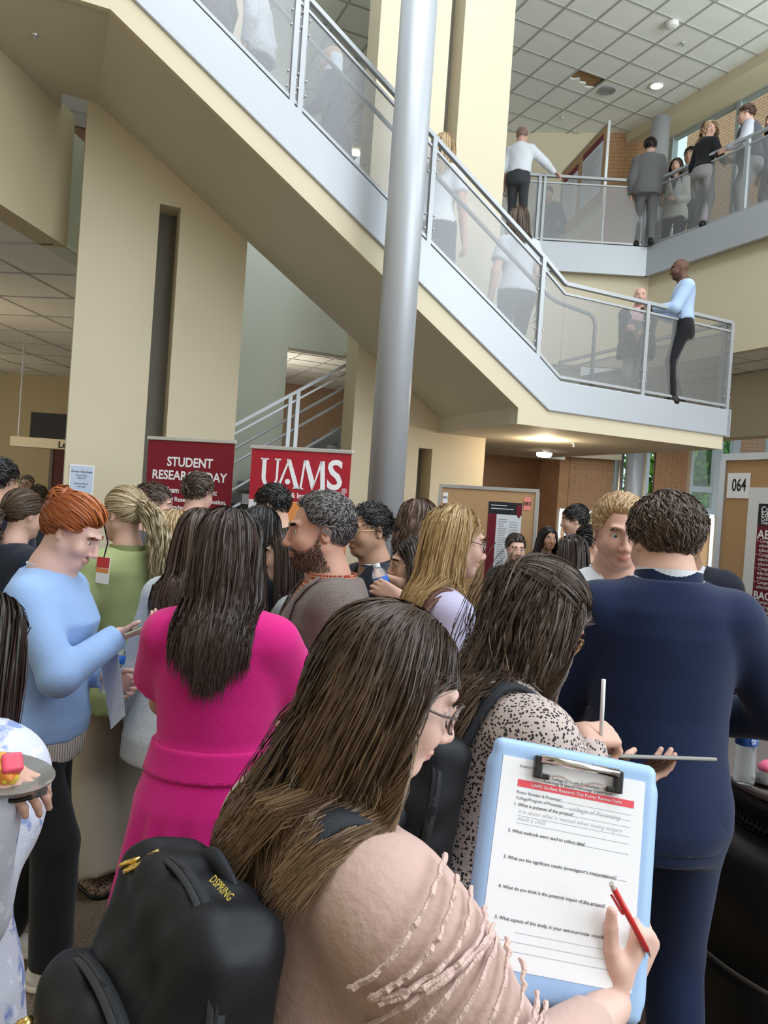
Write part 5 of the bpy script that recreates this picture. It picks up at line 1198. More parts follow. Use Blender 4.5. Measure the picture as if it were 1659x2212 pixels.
P18 = person('bottlegirl', 'dark-haired woman with glasses facing left, holding up a water bottle', 893, 1218, 3.2, head=262, male=False, lean=2, pitch=4, roll=-4, skin=(.60, .37, .28), hair=dict(style='long', len=.36, col=((.015, .012, .011), (.08, .062, .055)), wave=.012), brow=(.02, .015, .012), lip=(.45, .12, .10), top=dict(mat=DGREY, hem=.47), bottom=dict(mat=BLKC), shoe=bs,
    rw=(*at(862, 1290, 2.95), 1), lw=(*at(868, 1262, 3.15), 1), rpole=(.3, .2, -1, 1), lpole=(.5, 0, -1, 1), rhand=dict(dir=(-.7, -.1, .3), palm=(-.2, .9, 0), world=1, curl=.6, thumb=.6), lhand=dict(dir=(-.8, .0, .1), palm=(0, -.8, -.5), world=1, curl=.55), glasses=dict(mat=GOLDW))
P19 = person('lilac', 'woman with long straight blond hair in lilac shirt with glasses, facing right', 985, 1168, 2.65, head=74, male=False, lean=2, pitch=8, skin=FAIR, hair=dict(style='long', len=.44, col=((.24, .14, .055), (.60, .42, .20)), n=3000, wave=.010, thick=.008, out=.0, faceclear=.012), brow=(.2, .13, .07), top=dict(mat=LILAC, off=.016, hem=.46, name='shirt'), bottom=dict(mat=BLKC), shoe=bs, glasses=dict(mat=BLACKM))
person('m20', 'smiling woman with dark pulled-back hair facing the camera in front of the poster board', 1114, 1185, 6.0, head=175, male=False, skin=FAIR, hair=dict(style='tied', tie=(0, -.11, .02), n=500, col=DARK), brow=(.04, .03, .02), lip=(.5, .2, .18), top=dict(mat=BLKC, hem=.47), bottom=dict(mat=BLKC), shoe=bs)
person('m21', 'woman with long black hair and dark top in front of the brick wall', 1184, 1162, 7.6, head=165, male=False, skin=(.40, .23, .15), hair=dict(style='long', len=.42, col=BLACKH), brow=(.01, .01, .01), top=dict(mat=cloth('dark green cloth', (.02, .03, .02)), hem=.47), bottom=dict(mat=BLKC), shoe=bs)
person('m22', 'dark-haired young man in profile facing left near the posters', 1242, 1124, 6.8, head=283, skin=FAIR, hair=dict(SHORTM, len=.05, lift=.12, comb=(0, .7, -.1), col=BLACKH), brow=(.02, .015, .012), top=shirt(DGREY, off=.014), bottom=dict(mat=DGREY), shoe=bs)
person('m23', 'woman with straight dark hair and sunglasses pushed up on her head', 1232, 1192, 5.0, head=318, male=False, skin=FAIR, hair=dict(style='long', len=.34, col=DARK), brow=(.03, .02, .02), top=dict(mat=NAVYK, hem=.47), bottom=dict(mat=BLKC), shoe=bs, glasses=dict(mat=GOLDW, up=.075, yb=-.03))
person('m24', 'black-haired man with gold glasses in profile facing right', 1277, 1172, 5.6, head=82, skin=(.50, .30, .21), hair=dict(SHORTM, len=.05, lift=.18, col=BLACKH), brow=(.02, .015, .012), top=shirt(DGREY, off=.014), bottom=dict(mat=DGREY), shoe=bs, glasses=dict(mat=GOLDW))
person('m25', 'dark-haired man in navy suit cut by the left edge of the frame', 2, 1040, 4.6, head=10, skin=TAN, hair=dict(SHORTM, col=BLACKH), top=jacket(cloth('midnight suiting', (.012, .016, .035))), inner=shirt(SHW), collar=[dict(m=SHW, h_=.04)], bottom=dict(mat=DGREY), shoe=bs)
person('m26', 'far older man with glasses standing in the lobby', 58, 1046, 11.5, head=175, skin=FAIR, hair=dict(SHORTM, len=.02, recede=1.5, front=.09, col=((.2, .15, .12), (.4, .33, .28))), brow=(.2, .15, .12), top=shirt(DGREY, off=.014), bottom=dict(mat=DGREY), shoe=bs, glasses=dict(mat=BLACKM))
person('m26b', 'dark curly-haired person far back in the lobby', 84, 1072, 9.0, head=20, male=False, skin=TAN, hair=dict(SHORTM, len=.07, lift=.4, curl=.4, col=MIDBR), top=dict(mat=DGREY, hem=.47), bottom=dict(mat=BLKC), shoe=bs)
P27 = person('m27', 'woman in dark jacket with brown pinned-up hair behind the red-haired woman', 52, 1112, 3.85, head=30, male=False, skin=FAIR, pitch=10, hair=dict(style='tied', tie=(0, -.11, .0), n=1100, col=MIDBR, thick=.01, tails=[dict(p=(0, -.11, -.01), dir=(0, -1, -.6), len=.2, n=200, wave=.03)]), top=jacket(NAVYK), bottom=dict(mat=BLKC), shoe=bs)
person('m28', 'man in dark jacket mostly hidden behind the navy-suited man', 1482, 1150, 3.5, head=200, skin=TAN, hair=dict(SHORTM, col=BLACKH), top=jacket(NAVYK, vneck=(.05, .16)), inner=shirt(SHW), bottom=dict(mat=DGREY), shoe=bs)

# ---- on the stair and landing
def tread(s): return ZL+max(0, math.ceil((-.25-s)/.235))*(Z2-ZL)/nst
def on_stair(px, py, v, H, k=.925):
    """depth so that a person of height H on the stair lane v has the head at this pixel"""
    q = onv(px, py, v); return q[0], tread(q[0])
def stair_person(key, label, px, py, v, H, **kw):
    s_, fl = on_stair(px, py, v, H); w = wsv(s_, v, 0); d = (w-CAM)@_f
    q = at(px, py, d); return person(key, label, px, py, d, floor=tread(s_), H=None, legs=False, **kw)
stair_person('s33', 'woman in white tee and dark trousers climbing the stair, seen from behind', 1119, 478, .95, 1.62, head=350, male=False, lean=6, skin=FAIR, hair=dict(style='long', len=.26, col=MIDBR), top=dict(mat=cloth('white jersey', (.55, .58, .64)), sleeve='short', hem=.52, off=.016), bottom=dict(mat=DGREY), shoe=bs, feet=((.05, .06), (.05, -.04)))
stair_person('s32', 'blond woman in white top and grey trousers on the stair behind the column', 960, 322, 1.2, 1.65, head=20, male=False, skin=FAIR, hair=dict(style='long', len=.3, col=BLOND), top=dict(mat=SHW, sleeve='short', hem=.53), bottom=dict(mat=DGREY), shoe=bs, feet=((.05, .06), (.05, -.04)))
stair_person('s31', 'woman in pale headscarf and dark dress on the upper stair', 715, 130, 1.25, 1.62, head=285, male=False, skin=(.50, .32, .24), hair=None, top=dict(mat=DGREY, off=.02, skirt=(.08, .12)), shoe=bs, rw=(.08, .16, .62), lw=(.08, .18, .60))
stair_person('s30', 'person in white checked shirt on the upper stair, head out of frame', 548, -32, .75, 1.75, head=285, lean=6, skin=FAIR, hair=dict(SHORTM, col=MIDBR), top=shirt(CHECK, off=.022, hem=.44, flare=.03), bottom=dict(mat=GREYT), shoe=bs, rw=(.12, .12, .54))
stair_person('s29', 'person in dark clothes at the top of the stair, mostly out of frame', 455, -118, .9, 1.75, head=300, skin=FAIR, hair=dict(SHORTM, col=DARK), top=jacket(DGREY, hem=.42), bottom=dict(mat=DGREY), shoe=bs)
# on the landing
P34 = person('s34', 'bald man in dark jacket and pink plaid shirt holding a folder on the landing', 1383, 640, None, floor=ZL, H=1.74, head=195, pitch=4, skin=(.66, .40, .32), hair=None, brow=(.3, .2, .15), beard=((.4, .3, .26), .3), top=jacket(cloth('charcoal jacket', (.03, .032, .042)), vneck=(.075, .30)), inner=shirt(PLAIDP, hem=.46), bottom=dict(mat=GREYT, wide=.012), shoe=bs, fat=1.4, rw=(.02, .16, .60), lw=(-.02, .17, .63), rhand=dict(curl=.5), lhand=dict(curl=.5))
P35 = person('s35', 'man in pale blue shirt and black trousers talking with raised hands on the landing', 1468, 582, None, floor=ZL, H=1.83, head=278, pitch=8, lean=3, neck=20, skin=BRN, lip=(.16, .06, .05), hair=None, beard=((.03, .018, .014), .5), brow=(.02, .012, .01), iris=(.03, .015, .01), top=shirt(LBLUE, off=.016), collar=[dict(m=LBLUE, h_=.036)], bottom=dict(mat=BLKC), shoe=bs, rw=(.05, .20, .64), lw=(.05, .22, .63), rhand=dict(curl=.3), lhand=dict(curl=.3))
# on the gallery
hz_ = Z2+.06
rq = wsv(*ev((2.0, 3.64, zz+1.13), (3.69, 2.86, zz+1.13), .13))
P36 = person('g36', 'balding man in white shirt leaning on the gallery railing, seen from behind', 1128, 296, None, floor=hz_, H=1.83, hs=1.08, fat=1.15, head=20, lean=4, pitch=10, skin=(.66, .40, .33), hair=dict(SHORTM, len=.012, front=.10, recede=1.5, col=((.3, .2, .15), (.5, .36, .28)), n=160), top=shirt(SHW, off=.016), collar=[dict(m=SHW, h_=.036)], bottom=dict(mat=DGREY), shoe=bs, rw=(*(rq+[0, 0, .02]), 1), rpole=(.4, -.6, -.6, 1), rhand=dict(dir=(.7, -.5, -.35), palm=(0, 0, -1), world=1, curl=.5))
person('g37', 'person in dark clothes bending behind the gallery panel', 1184, 418, 13.6, floor=hz_, H=1.68, head=200, lean=34, pitch=20, skin=TAN, hair=dict(SHORTM, col=BLACKH), top=dict(mat=DGREY, hem=.47), bottom=dict(mat=DGREY), shoe=bs)
person('g38', 'dark-haired man in grey suit on the gallery, seen from behind', 1404, 318, None, floor=hz_, H=1.82, hs=1.08, fat=1.18, head=15, skin=FAIR, hair=dict(SHORTM, len=.04, col=DARK), top=jacket(GREYS, hem=.45), inner=shirt(SHW), collar=[dict(m=SHW, h_=.04)], bottom=dict(mat=GREYS), shoe=bs)
person('g39', 'woman with long hair in cream blazer and black trousers on the gallery', 1461, 358, 13.6, floor=hz_, head=215, male=False, skin=FAIR, hair=dict(style='long', len=.36, col=MIDBR), brow=(.05, .03, .02), lip=(.4, .1, .1), top=jacket(BLAZER, vneck=(.045, .16)), inner=shirt(BLKC), bottom=dict(mat=BLKC), shoe=bs, rw=(.03, .14, .6), lw=(.03, .15, .58))
person('g40', 'curly-haired blond woman in black top and grey trousers looking over the gallery rail', 1533, 280, None, floor=hz_, H=1.70, hs=1.10, fat=1.12, head=60, yaw=120, pitch=6, male=False, skin=FAIR, hair=dict(style='long', len=.26, col=DBLOND, wave=.03, freq=4, vol=.012), brow=(.2, .13, .08), lip=(.45, .12, .1), top=dict(mat=BLKC, hem=.56, off=.014), bottom=dict(mat=GREYT, wide=.02), shoe=bs, rw=(.10, .14, .62))
person('g41', 'dark-haired man half hidden behind the curly-haired woman', 1492, 338, 13.9, floor=hz_, head=220, skin=TAN, hair=dict(SHORTM, col=BLACKH), brow=(.02, .01, .01), top=shirt(GREYS, off=.014), bottom=dict(mat=DGREY), shoe=bs)
person('g42', 'brown-haired man in dark vest and light sleeves leaning on the gallery rail at right', 1612, 248, None, floor=hz_, H=1.80, hs=1.12, fat=1.35, head=300, lean=5, pitch=8, skin=FAIR, hair=dict(SHORTM, len=.03, col=((.06, .03, .02), (.18, .10, .07))), brow=(.06, .04, .03), top=dict(mat=cloth('slate vest', (.08, .08, .10)), off=.022, sleeve='none', hem=.52, name='vest'), inner=shirt(cloth('pale grey shirting', (.48, .50, .58)), off=.014), bottom=dict(mat=GREYT, wide=.01), shoe=bs, rw=(.12, .16, .60), lw=(.12, .18, .60))
person('g43', 'person in grey trousers beside the vest-wearing man, partly cut by the frame', 1668, 262, None, floor=hz_, H=1.72, head=250, male=False, skin=FAIR, hair=dict(style='long', len=.3, col=DARK), top=dict(mat=cloth('white blue jersey', (.5, .54, .7)), hem=.5), bottom=dict(mat=GREYT), shoe=bs)
# ================================================================== THINGS
def RBox(c, half, R=None, r=.02, k=.02, sub=False):
    c = np.array(c, np.float32); half = np.array(half, np.float32)-r; R = np.eye(3) if R is None else R
    def f(X, Y, Z):
        x, y, z = X-c[0], Y-c[1], Z-c[2]
        q = [np.abs(R[0, i]*x+R[1, i]*y+R[2, i]*z)-half[i] for i in range(3)]
        o = np.sqrt(sum(np.maximum(t, 0)**2 for t in q)); return o+np.minimum(np.maximum(np.maximum(q[0], q[1]), q[2]), 0)-r
    m = float(np.linalg.norm(half))+r; return dict(f=f, lo=c-m, hi=c+m, k=k, sub=sub)
def band_strip(pts, nrms, w, th, name, m, parent, smooth=True):
    pts = [np.array(p, float) for p in pts]; vs = []
    for i, p in enumerate(pts):
        t = unit(pts[min(i+1, len(pts)-1)]-pts[max(i-1, 0)]); n_ = unit(np.array(nrms[i], float)-t*(np.array(nrms[i])@t)); x = np.cross(t, n_)
        vs += [p-x*w/2, p+x*w/2, p+x*w/2+n_*th, p-x*w/2+n_*th]
    fs = [(i*4+j, i*4+(j+1) % 4, (i+1)*4+(j+1) % 4, (i+1)*4+j) for i in range(len(pts)-1) for j in range(4)]+[(3, 2, 1, 0), tuple(len(pts)*4-4+j for j in range(4))]
    return MB().add(vs, fs).build(name, m, parent, smooth=smooth)
def smooth_curve(pts, n=24):
    pts = np.array(pts, float); out = []
    P_ = np.concatenate([[2*pts[0]-pts[1]], pts, [2*pts[-1]-pts[-2]]])
    for i in range(len(pts)-1):
        p0, p1, p2, p3 = P_[i:i+4]
        for t in np.linspace(0, 1, max(2, n//(len(pts)-1)), endpoint=False): out.append(.5*((2*p1)+(-p0+p2)*t+(2*p0-5*p1+4*p2-p3)*t*t+(-p0+3*p1-3*p2+p3)*t**3))
    out.append(pts[-1]); return out

# ---- retractable banners
RED1 = mat('maroon banner fabric', (.20, .010, .022), .55, spec=.3); RED2 = mat('crimson banner fabric', (.40, .018, .035), .55, spec=.3); LETW = mat('white print', (.86, .87, .90), .6); ORANGE = mat('orange print', (.75, .28, .08), .6); PALEP = mat('pale print', (.70, .70, .74), .6)
def banner(label, tl, tr, w, m, h=2.1):
    x = unit((tr-tl)*[1, 1, 0]); y = np.array([0, 0, 1.0]); mid = (tl+tr)/2
    mw = plane_mw(mid, x, y)
    b = tag(empty('retractable_banner', mw=mw), label, 'banner')
    MB().box(-w/2, w/2, -(mid[2]-.06), -.012, -.002, .002).build('fabric', m, b)
    MB().box(-w/2-.012, w/2+.012, -.016, .016, -.012, .012).build('top_bar', ALU, b, bevel=.005)
    MB().box(-w/2-.03, w/2+.03, -mid[2]+.0, -mid[2]+.09, -.07, .07).build('base_case', ALU, b, bevel=.02)
    MB().tube([(0, -mid[2]+.08, -.03), (0, .0, -.02)], .010).build('pole', ALU, b)
    return b, w
b1, w1 = banner('maroon banner reading STUDENT RESEARCH DAY', at(315, 944, 6.9), at(515, 957, 6.7), .83, RED1)
for tx, y, wd_, sz in (('STUDENT', -.205, .44, .115), ('RESEARCH DAY', -.325, .72, .112), ('A Team Collaboration:', -.455, .56, .070), ('Division of Research & Innovation,', -.535, .74, .055), ('Academic Affairs,', -.605, .36, .055), ('Graduate School', -.672, .33, .055)):
    text(tx, sz, LETW, b1, None, (0, y, .003), bold=.022, width=wd_)
b2, w2_ = banner('crimson banner with four large white capital letters and a dot', at(541, 966, 6.25), at(764, 976, 6.1), .83, RED2)
MB().box(-.413, .413, -1.2, -.425, .0021, .0026).build('printed_panel', PALEP, b2); MB().box(-.2, .413, -1.0, -.428, .0027, .0031).build('printed_panel', ORANGE, b2)
def glyph(polys, ox, name='logo_letter'):
    g = MB()
    for p in polys: g.prism([(ox+x, -.32+y) for x, y in p], .003, .0045, 'z')
    g.build(name, LETW, b2)
hL = .235
def arc(cx, cy, rx, ry, a0, a1, n=14): return [(cx+rx*math.cos(math.radians(a0+(a1-a0)*i/n)), cy+ry*math.sin(math.radians(a0+(a1-a0)*i/n))) for i in range(n+1)]
u_out = [(0.012, hL)]+[(.012, .09)]+arc(.082, .08, .070, .083, 180, 360)+[(.152, hL)]; u_in = [(.128, hL), (.130, .085)]+arc(.086, .085, .044, .066, 0, -180)+[(.046, hL)]
Up = MB()
for A_, B_ in (((.012, .08), (.046, hL)), ((.132, .08), (.150, hL))): pass
glyph([[(.012, .085), (.046, .085), (.046, hL), (.012, hL)], [(.132, .085), (.150, .085), (.150, hL), (.132, hL)], [(-.004, hL-.012), (.064, hL-.012), (.064, hL), (-.004, hL)], [(.116, hL-.012), (.166, hL-.012), (.166, hL), (.116, hL)]]+
      [[a, b, c, d_] for a, b, c, d_ in zip(arc(.081, .085, .069, .083, 180, 360)[:-1], arc(.081, .085, .069, .083, 180, 360)[1:], arc(.089, .085, .043, .066, 180, 360)[1:], arc(.089, .085, .043, .066, 180, 360)[:-1])], -.33)
glyph([[(.0, 0), (.022, 0), (.098, hL), (.084, hL)], [(.070, hL), (.104, hL), (.190, 0), (.150, 0)], [(-.016, 0), (.04, 0), (.04, .011), (-.016, .011)], [(.135, 0), (.205, 0), (.205, .011), (.135, .011)]], -.185)
glyph([arc(.088, .055, .022, .022, 0, 345, 23)], -.185, 'logo_dot')
glyph([[(.0, 0), (.017, 0), (.040, hL), (.024, hL)], [(.024, hL), (.062, hL), (.125, .06), (.108, 0), (.100, .0)], [(.102, 0), (.116, .02), (.182, hL), (.162, hL)], [(.160, hL), (.196, hL), (.212, 0), (.174, 0)], [(-.014, 0), (.032, 0), (.032, .011), (-.014, .011)], [(.160, 0), (.226, 0), (.226, .011), (.160, .011)]], .005)
so = text('S', .33, LETW, b2, None, (.29, -.32+.118, .003), bold=.02, width=.125, name='logo_letter')
text('®', .06, LETW, b2, None, (.375, -.315, .003)); text('Research & Innovation', .060, LETW, b2, None, (-.03, -.375, .003), bold=.02, width=.50)
for o in list(b2.children):
    pass

# ---- paper notice on the pier
q = onv(176, 1036, 1.79); mwp = BM @ Matrix.Translation((q[0], 1.79, q[2])) @ Matrix.Rotation(math.radians(90), 4, 'X')
nt_ = tag(MB().box(-.125, .125, -.16, .16, -.004, 0).build('paper_notice', WHITE, mw=mwp), 'white paper notice listing poster numbers taped on the cream pier', 'notice')
MB().box(-.112, .112, -.148, .146, 0, .001).build('printed_field', mat('pale blue print', (.55, .64, .80), .7), nt_)
for tx, y, s_ in (('Poster Numbers', .085, .032), ('First Floor', .045, .026), ('020-159', .015, .026), ('Second Floor', -.045, .026), ('160-229', -.078, .026)): text(tx, s_, INK, nt_, None, (0, y, .002), bold=.015)

# ---- cork poster boards
PMAR = mat('maroon print', (.15, .012, .025), .6); PBLK = mat('black print', (.02, .022, .028), .6); PGREY = mat('grey print', (.35, .36, .38), .7)
def cork_board(label, mw, w, h, name='poster_board', legs=True, foot=0):
    b = tag(empty(name, mw=mw), label, 'poster board')
    MB().box(0, w, -h, 0, -.02, 0).build('cork_panel', CORK, b)
    for (x0, x1, y0, y1) in ((-.03, w+.03, 0, .035), (-.03, w+.03, -h-.035, -h), (-.035, 0, -h, 0), (w, w+.035, -h, 0)): MB().box(x0, x1, y0, y1, -.03, .012).build('frame_rail', ALU, b)
    if legs:
        for x in (-.02, w+.02): MB().box(x-.02, x+.02, -foot, -h, -.03, .0).box(x-.02, x+.02, -foot, -foot+.04, -.3, .3).build('leg', ALU, b)
    return b
pr = at(1158, 1064, 8.0); pl_ = at(955, 1058, 8.4); zt_ = pr[2]
mw1 = plane_mw((pl_[0], pl_[1], zt_), (pr-pl_)*[1, 1, 0], (0, 0, 1)); wB = float(np.linalg.norm((pr-pl_)[:2]))
cork_board('cork poster board carrying the 083 tag in the background', mw1, wB, 1.35, foot=zt_)
def on_board(mw, x0, x1, y0, y1, z, name, m, label=None, cat_=None, th=.002):
    o = MB().box(0, x1-x0, y0-y1, 0, 0, th).build(name, m, mw=mw @ Matrix.Translation((x0, y1, z)))
    if label: tag(o, label, cat_)
    return o
def poster_lines(p, x0, x1, y0, y1, n, m, seed=1):
    rg = random.Random(seed); g = MB()
    for i in range(n):
        y = y1-(y1-y0)*(i+.5)/n; g.box(x0, x0+(x1-x0)*rg.uniform(.6, 1), y-.0035, y+.0035, .003, .0036)
    o = g.build('print_lines', m, p); o['kind'] = 'stuff'
po = on_board(mw1, wB*.52, wB*.87, -1.0, -.12, .002, 'research_poster', mat('poster paper', (.66, .70, .76), .6), 'tall research poster with black header on the far cork board', 'poster')
W_ = wB*.35
MB().box(0, W_, -.13, 0, .002, .003).build('header', PBLK, po); MB().box(0, W_*.26, -.88, -.13, .002, .003).build('side_column', PMAR, po)
MB().prism([(W_*.84, -.02), (W_*.84, -.12), (W_*.92, -.165), (W_, -.12), (W_, -.02)][::-1], .0031, .004, 'z').build('shield_mark', PMAR, po)
poster_lines(po, W_*.08, W_*.8, -.09, -.02, 2, LETW); poster_lines(po, W_*.32, W_*.6, -.8, -.17, 26, PGREY, 2); poster_lines(po, W_*.66, W_*.96, -.8, -.19, 22, PGREY, 3)
t1 = on_board(mw1, wB*.885, wB*.955, -.19, -.055, .002, 'number_tag', mat('pink paper', (.85, .28, .24), .7), 'small pink paper tag numbered 083', 'tag'); text('083', .055, INK, t1, None, (wB*.035, -.07, .003), bold=.02)
t2 = on_board(mw1, wB*.015, wB*.07, -.17, -.055, .002, 'number_tag', WHITE, 'small white number tag at the left end of the far cork board', 'tag'); text('082', .035, INK, t2, None, (wB*.028, -.055, .003), bold=.02)

tl = at(1572, 995, 4.0)
dirb = unit(-V); mw2 = plane_mw(tl, dirb, (0, 0, 1))
cork_board('near cork poster board numbered 064 at the right edge', mw2, 1.9, 1.38, foot=float(tl[2]))
def bx_(px, py):      # pixel to board coordinates
    n_ = np.array(mw2.col[2][:3]); o_ = np.array(mw2.col[3][:3]); q_ = ray(px, py); P_ = CAM+q_*(((o_-CAM)@n_)/(q_@n_)); return (P_-o_)@np.array(mw2.col[0][:3]), (P_-o_)@np.array(mw2.col[1][:3])
(ax0, ay1), (ax1, ay0) = bx_(1574, 1022), bx_(1619, 1077); print('paper064', ax0, ax1, ay0, ay1)
t3 = on_board(mw2, ax0, ax1, ay0, ay1, .002, 'number_tag', WHITE, 'white paper tag numbered 064', 'tag'); text('064', .09, INK, t3, None, ((ax1-ax0)*.53, (ay0-ay1)*.5, .003), bold=.012, width=(ax1-ax0)*.62)
(pxl, pyt) = bx_(1620, 1053); (_, pyb) = bx_(1640, 1560)
pw = 1.35; ph = pyt-pyb
ps = on_board(mw2, pxl, pxl+pw, pyb, pyt, .002, 'research_poster', mat('poster white stock', (.74, .75, .78), .55), 'maroon and white research poster reading ABSTRACT on the near board', 'poster')
mx_ = bx_(1640, 1100)[0]-pxl
MB().box(mx_, pw-.05, bx_(1640, 1135)[1]-pyt, bx_(1640, 1088)[1]-pyt, .002, .003).build('header', PBLK, ps)
MB().box(mx_, mx_+.34, -ph+.12, bx_(1640, 1135)[1]-pyt, .002, .003).build('text_column', PMAR, ps); MB().box(mx_, pw-.05, -ph+.05, -ph+.12, .002, .003).build('footer', RED2, ps)
def ptxt(s_, px, py, size, m=LETW, b=.02):
    x, y = bx_(px, py); text(s_, size, m, ps, None, (x-pxl, y-pyt, .004), align='LEFT', bold=b)
ptxt('Creating an', 1646, 1101, .040); ptxt('Educational Model', 1646, 1112, .040); ptxt('College of Medicine', 1646, 1122, .022); ptxt('Department of', 1646, 1129, .022)
ptxt('ABSTRACT', 1638, 1155, .060); ptxt('BACKGROUND', 1629, 1285, .052)
for i in range(11): ptxt('• Congenital heart models and the most' if i % 3 == 0 else '  education affecting patients', 1637-i*.7, 1168+i*9.8, .024, b=.005)
for i in range(9): ptxt('• Complete models may improve' if i % 3 == 0 else '  learning for congenital', 1629-i*.7, 1298+i*9.8, .024, b=.005)
# cork board behind the blond man and one behind it
pq = at(1312, 1104, 7.0); cork_board('plain cork board standing below the window', plane_mw(pq, (1, .12, 0), (0, 0, 1)), 1.0, 1.3, foot=float(pq[2]))
pq2 = at(1213, 1105, 9.0); cb3 = cork_board('narrow cork board with small framed sheets near the brick wall', plane_mw(pq2, (1, .3, 0), (0, 0, 1)), .62, 1.3, foot=float(pq2[2]))
sh = on_board(plane_mw(pq2, (1, .3, 0), (0, 0, 1)), .33, .6, -.24, -.02, .002, 'framed_sheet', mat('framed sheet', (.62, .52, .34), .6), 'small framed tan sheet with lettering on the narrow cork board', 'sheet'); text('UAMS', .07, INK, sh, None, (.135, -.1, .003))
on_board(plane_mw(pq2, (1, .3, 0), (0, 0, 1)), .05, .3, -.5, -.04, .002, 'paper_sheet', WHITE, 'white paper sheet pinned on the narrow cork board', 'sheet')
# gallery board
gr_, gl_ = az(1314, 266, 8.46), az(1216, 373, 8.46)
mwg = plane_mw(gl_, (gr_-gl_)*[1, 1, 0], (0, 0, 1)); wg = float(np.linalg.norm((gr_-gl_)[:2]))
cork_board('tall cork poster board on the upper gallery', mwg, wg, 1.35, foot=8.46-Z2-.06)
pg = on_board(mwg, wg*.50, wg*.93, -1.1, -.1, .002, 'research_poster', mat('poster paper', (.66, .70, .76), .6), 'research poster with maroon heading on the gallery board', 'poster'); MB().box(0, wg*.43, -.12, 0, .002, .003).build('header', PMAR, pg); poster_lines(pg, .05, wg*.4, -.95, -.16, 24, PGREY, 5)
pg2 = on_board(mwg, wg*.05, wg*.4, -1.1, -.16, .002, 'research_poster', mat('poster paper', (.66, .70, .76), .6), 'research poster at the far end of the gallery board', 'poster'); MB().box(0, wg*.35, -.12, 0, .002, .003).build('header', PMAR, pg2); poster_lines(pg2, .05, wg*.32, -.9, -.16, 24, PGREY, 6)

# ---- clipboard, form and pencil
cTL, cTR, cBL = at(1072, 1588, 1.16), at(1427, 1657, 1.16), at(952, 2066, 1.06)
mwc = plane_mw(cTL, cTR-cTL, cTL-cBL); cw, ch = .25, .345
CLB = mat('pale blue plastic', (.36, .53, .80), .35, spec=.4)
cb = tag(empty('clipboard', mw=mwc), 'pale blue plastic storage clipboard held by the nearest woman', 'clipboard')
v_, f_ = sdf_mesh([RBox((cw/2, -ch/2, -.012), (cw/2, ch/2, .014), None, .013), RBox((cw/2, -ch/2-.004, -.018), (cw/2+.003, ch/2-.03, .008), None, .007)], .0045); link('case', np_mesh('case', v_, f_, CLB), None, cb)
MB().box(cw-.004, cw+.004, -.21, -.125, -.02, -.006).build('latch', mat('blue latch', (.30, .48, .78), .3), cb, bevel=.002)
CHR = mat('chrome', (.7, .68, .68), .15, metal=1)
cl = MB().tube([(.068, -.022, .014), (.185, -.022, .014)], .007, 10).build('clip_bar', CHR, cb, smooth=True)
MB().tube(smooth_curve([(.075, -.045, .010), (.10, -.042, .012), (.126, -.05, .010), (.15, -.042, .012), (.178, -.045, .010)]), .0015, 6).build('clip_wire', CHR, cb)
for x in (.066, .187): MB().box(x-.006, x+.006, -.05, -.018, .003, .016).box(min(x, x+(.018 if x < .1 else -.018)), max(x, x+(.018 if x < .1 else -.018)), -.05, -.042, .004, .015).build('clip_end', BLACKM, cb, bevel=.002)
fm = tag(MB().box(.014, .014+.2159, -.305, -.305+.279, .0028, .0034).build('paper_form', WHITE, mw=mwc), 'printed poster review form clipped on the blue clipboard', 'paper')
MB().box(.04, .215, -.066, -.056, .0035, .0038).build('heading_band', mat('red print', (.80, .10, .13), .6), fm)
GI = mat('grey ink', (.12, .12, .14), .7)
for tx, x, y, s_, m_, al in (('College of Health Professions', .125, -.047, .0052, GI, 'CENTER'), ('Audiology & Speech Pathology Department', .13, -.0525, .0052, GI, 'CENTER'), ('UAMS Student Research Day Poster Review Form', .128, -.061, .0058, LETW, 'CENTER'), ('Student Name:', .04, -.037, .0045, GI, 'LEFT'), ('Poster Number & Presenter:', .04, -.074, .005, GI, 'LEFT'), ('College/Program of Presenter:', .04, -.082, .005, GI, 'LEFT'), ('1. What is purpose of the project?', .038, -.091, .0055, INK, 'LEFT'), ('2. What methods were used to collect data?', .034, -.128, .0055, INK, 'LEFT'), ("3. What are the significant results (investigator's interpretation)?", .032, -.164, .0055, INK, 'LEFT'), ('4. What do you think is the potential impact of this project?', .03, -.203, .0055, INK, 'LEFT'), ('5. What aspects of this study, in your extracurricular consideration?', .03, -.243, .0055, INK, 'LEFT')):
    text(tx, s_*1.15, m_, fm, None, (x, y, .0042), align=al, bold=.006)
text('college of Parenting', .0095, mat('pencil grey', (.48, .48, .52), .7), fm, None, (.12, -.083, .0036), align='LEFT', shear=.3); text('it is about what is wanted when having surgery', .0082, MATS['pencil grey'], fm, None, (.045, -.100, .0036), align='LEFT', shear=.3); text('made a child', .0082, MATS['pencil grey'], fm, None, (.045, -.110, .0036), align='LEFT', shear=.3)
LN = mat('form rule grey', (.40, .42, .46), .7)
for y, x0 in ((-.074, .1), (-.082, .1), (-.091, .12), (-.104, .045), (-.114, .045), (-.128, .13), (-.164, .165), (-.203, .15), (-.256, .06), (-.268, .04), (-.280, .04)): MB().box(x0, .212, y-.0022, y-.0017, .0035, .0037).build('rule', LN, fm)
pa, pb_ = at(1320, 1908, 1.035), at(1385, 2030, 1.065); pd = unit(pb_-pa)
pc = tag(empty('mechanical_pencil', tuple(pa)), 'red mechanical pencil in the hand holding the clipboard', 'pencil')
REDP = mat('red plastic', (.55, .02, .02), .3, spec=.5)
MB().tube([pd*.010, pd*.13], .0042, 10).build('barrel', REDP, pc, smooth=True); MB().tube([pd*0, pd*.011], .0035, 10).build('eraser', mat('eraser grey', (.55, .5, .48), .8), pc)
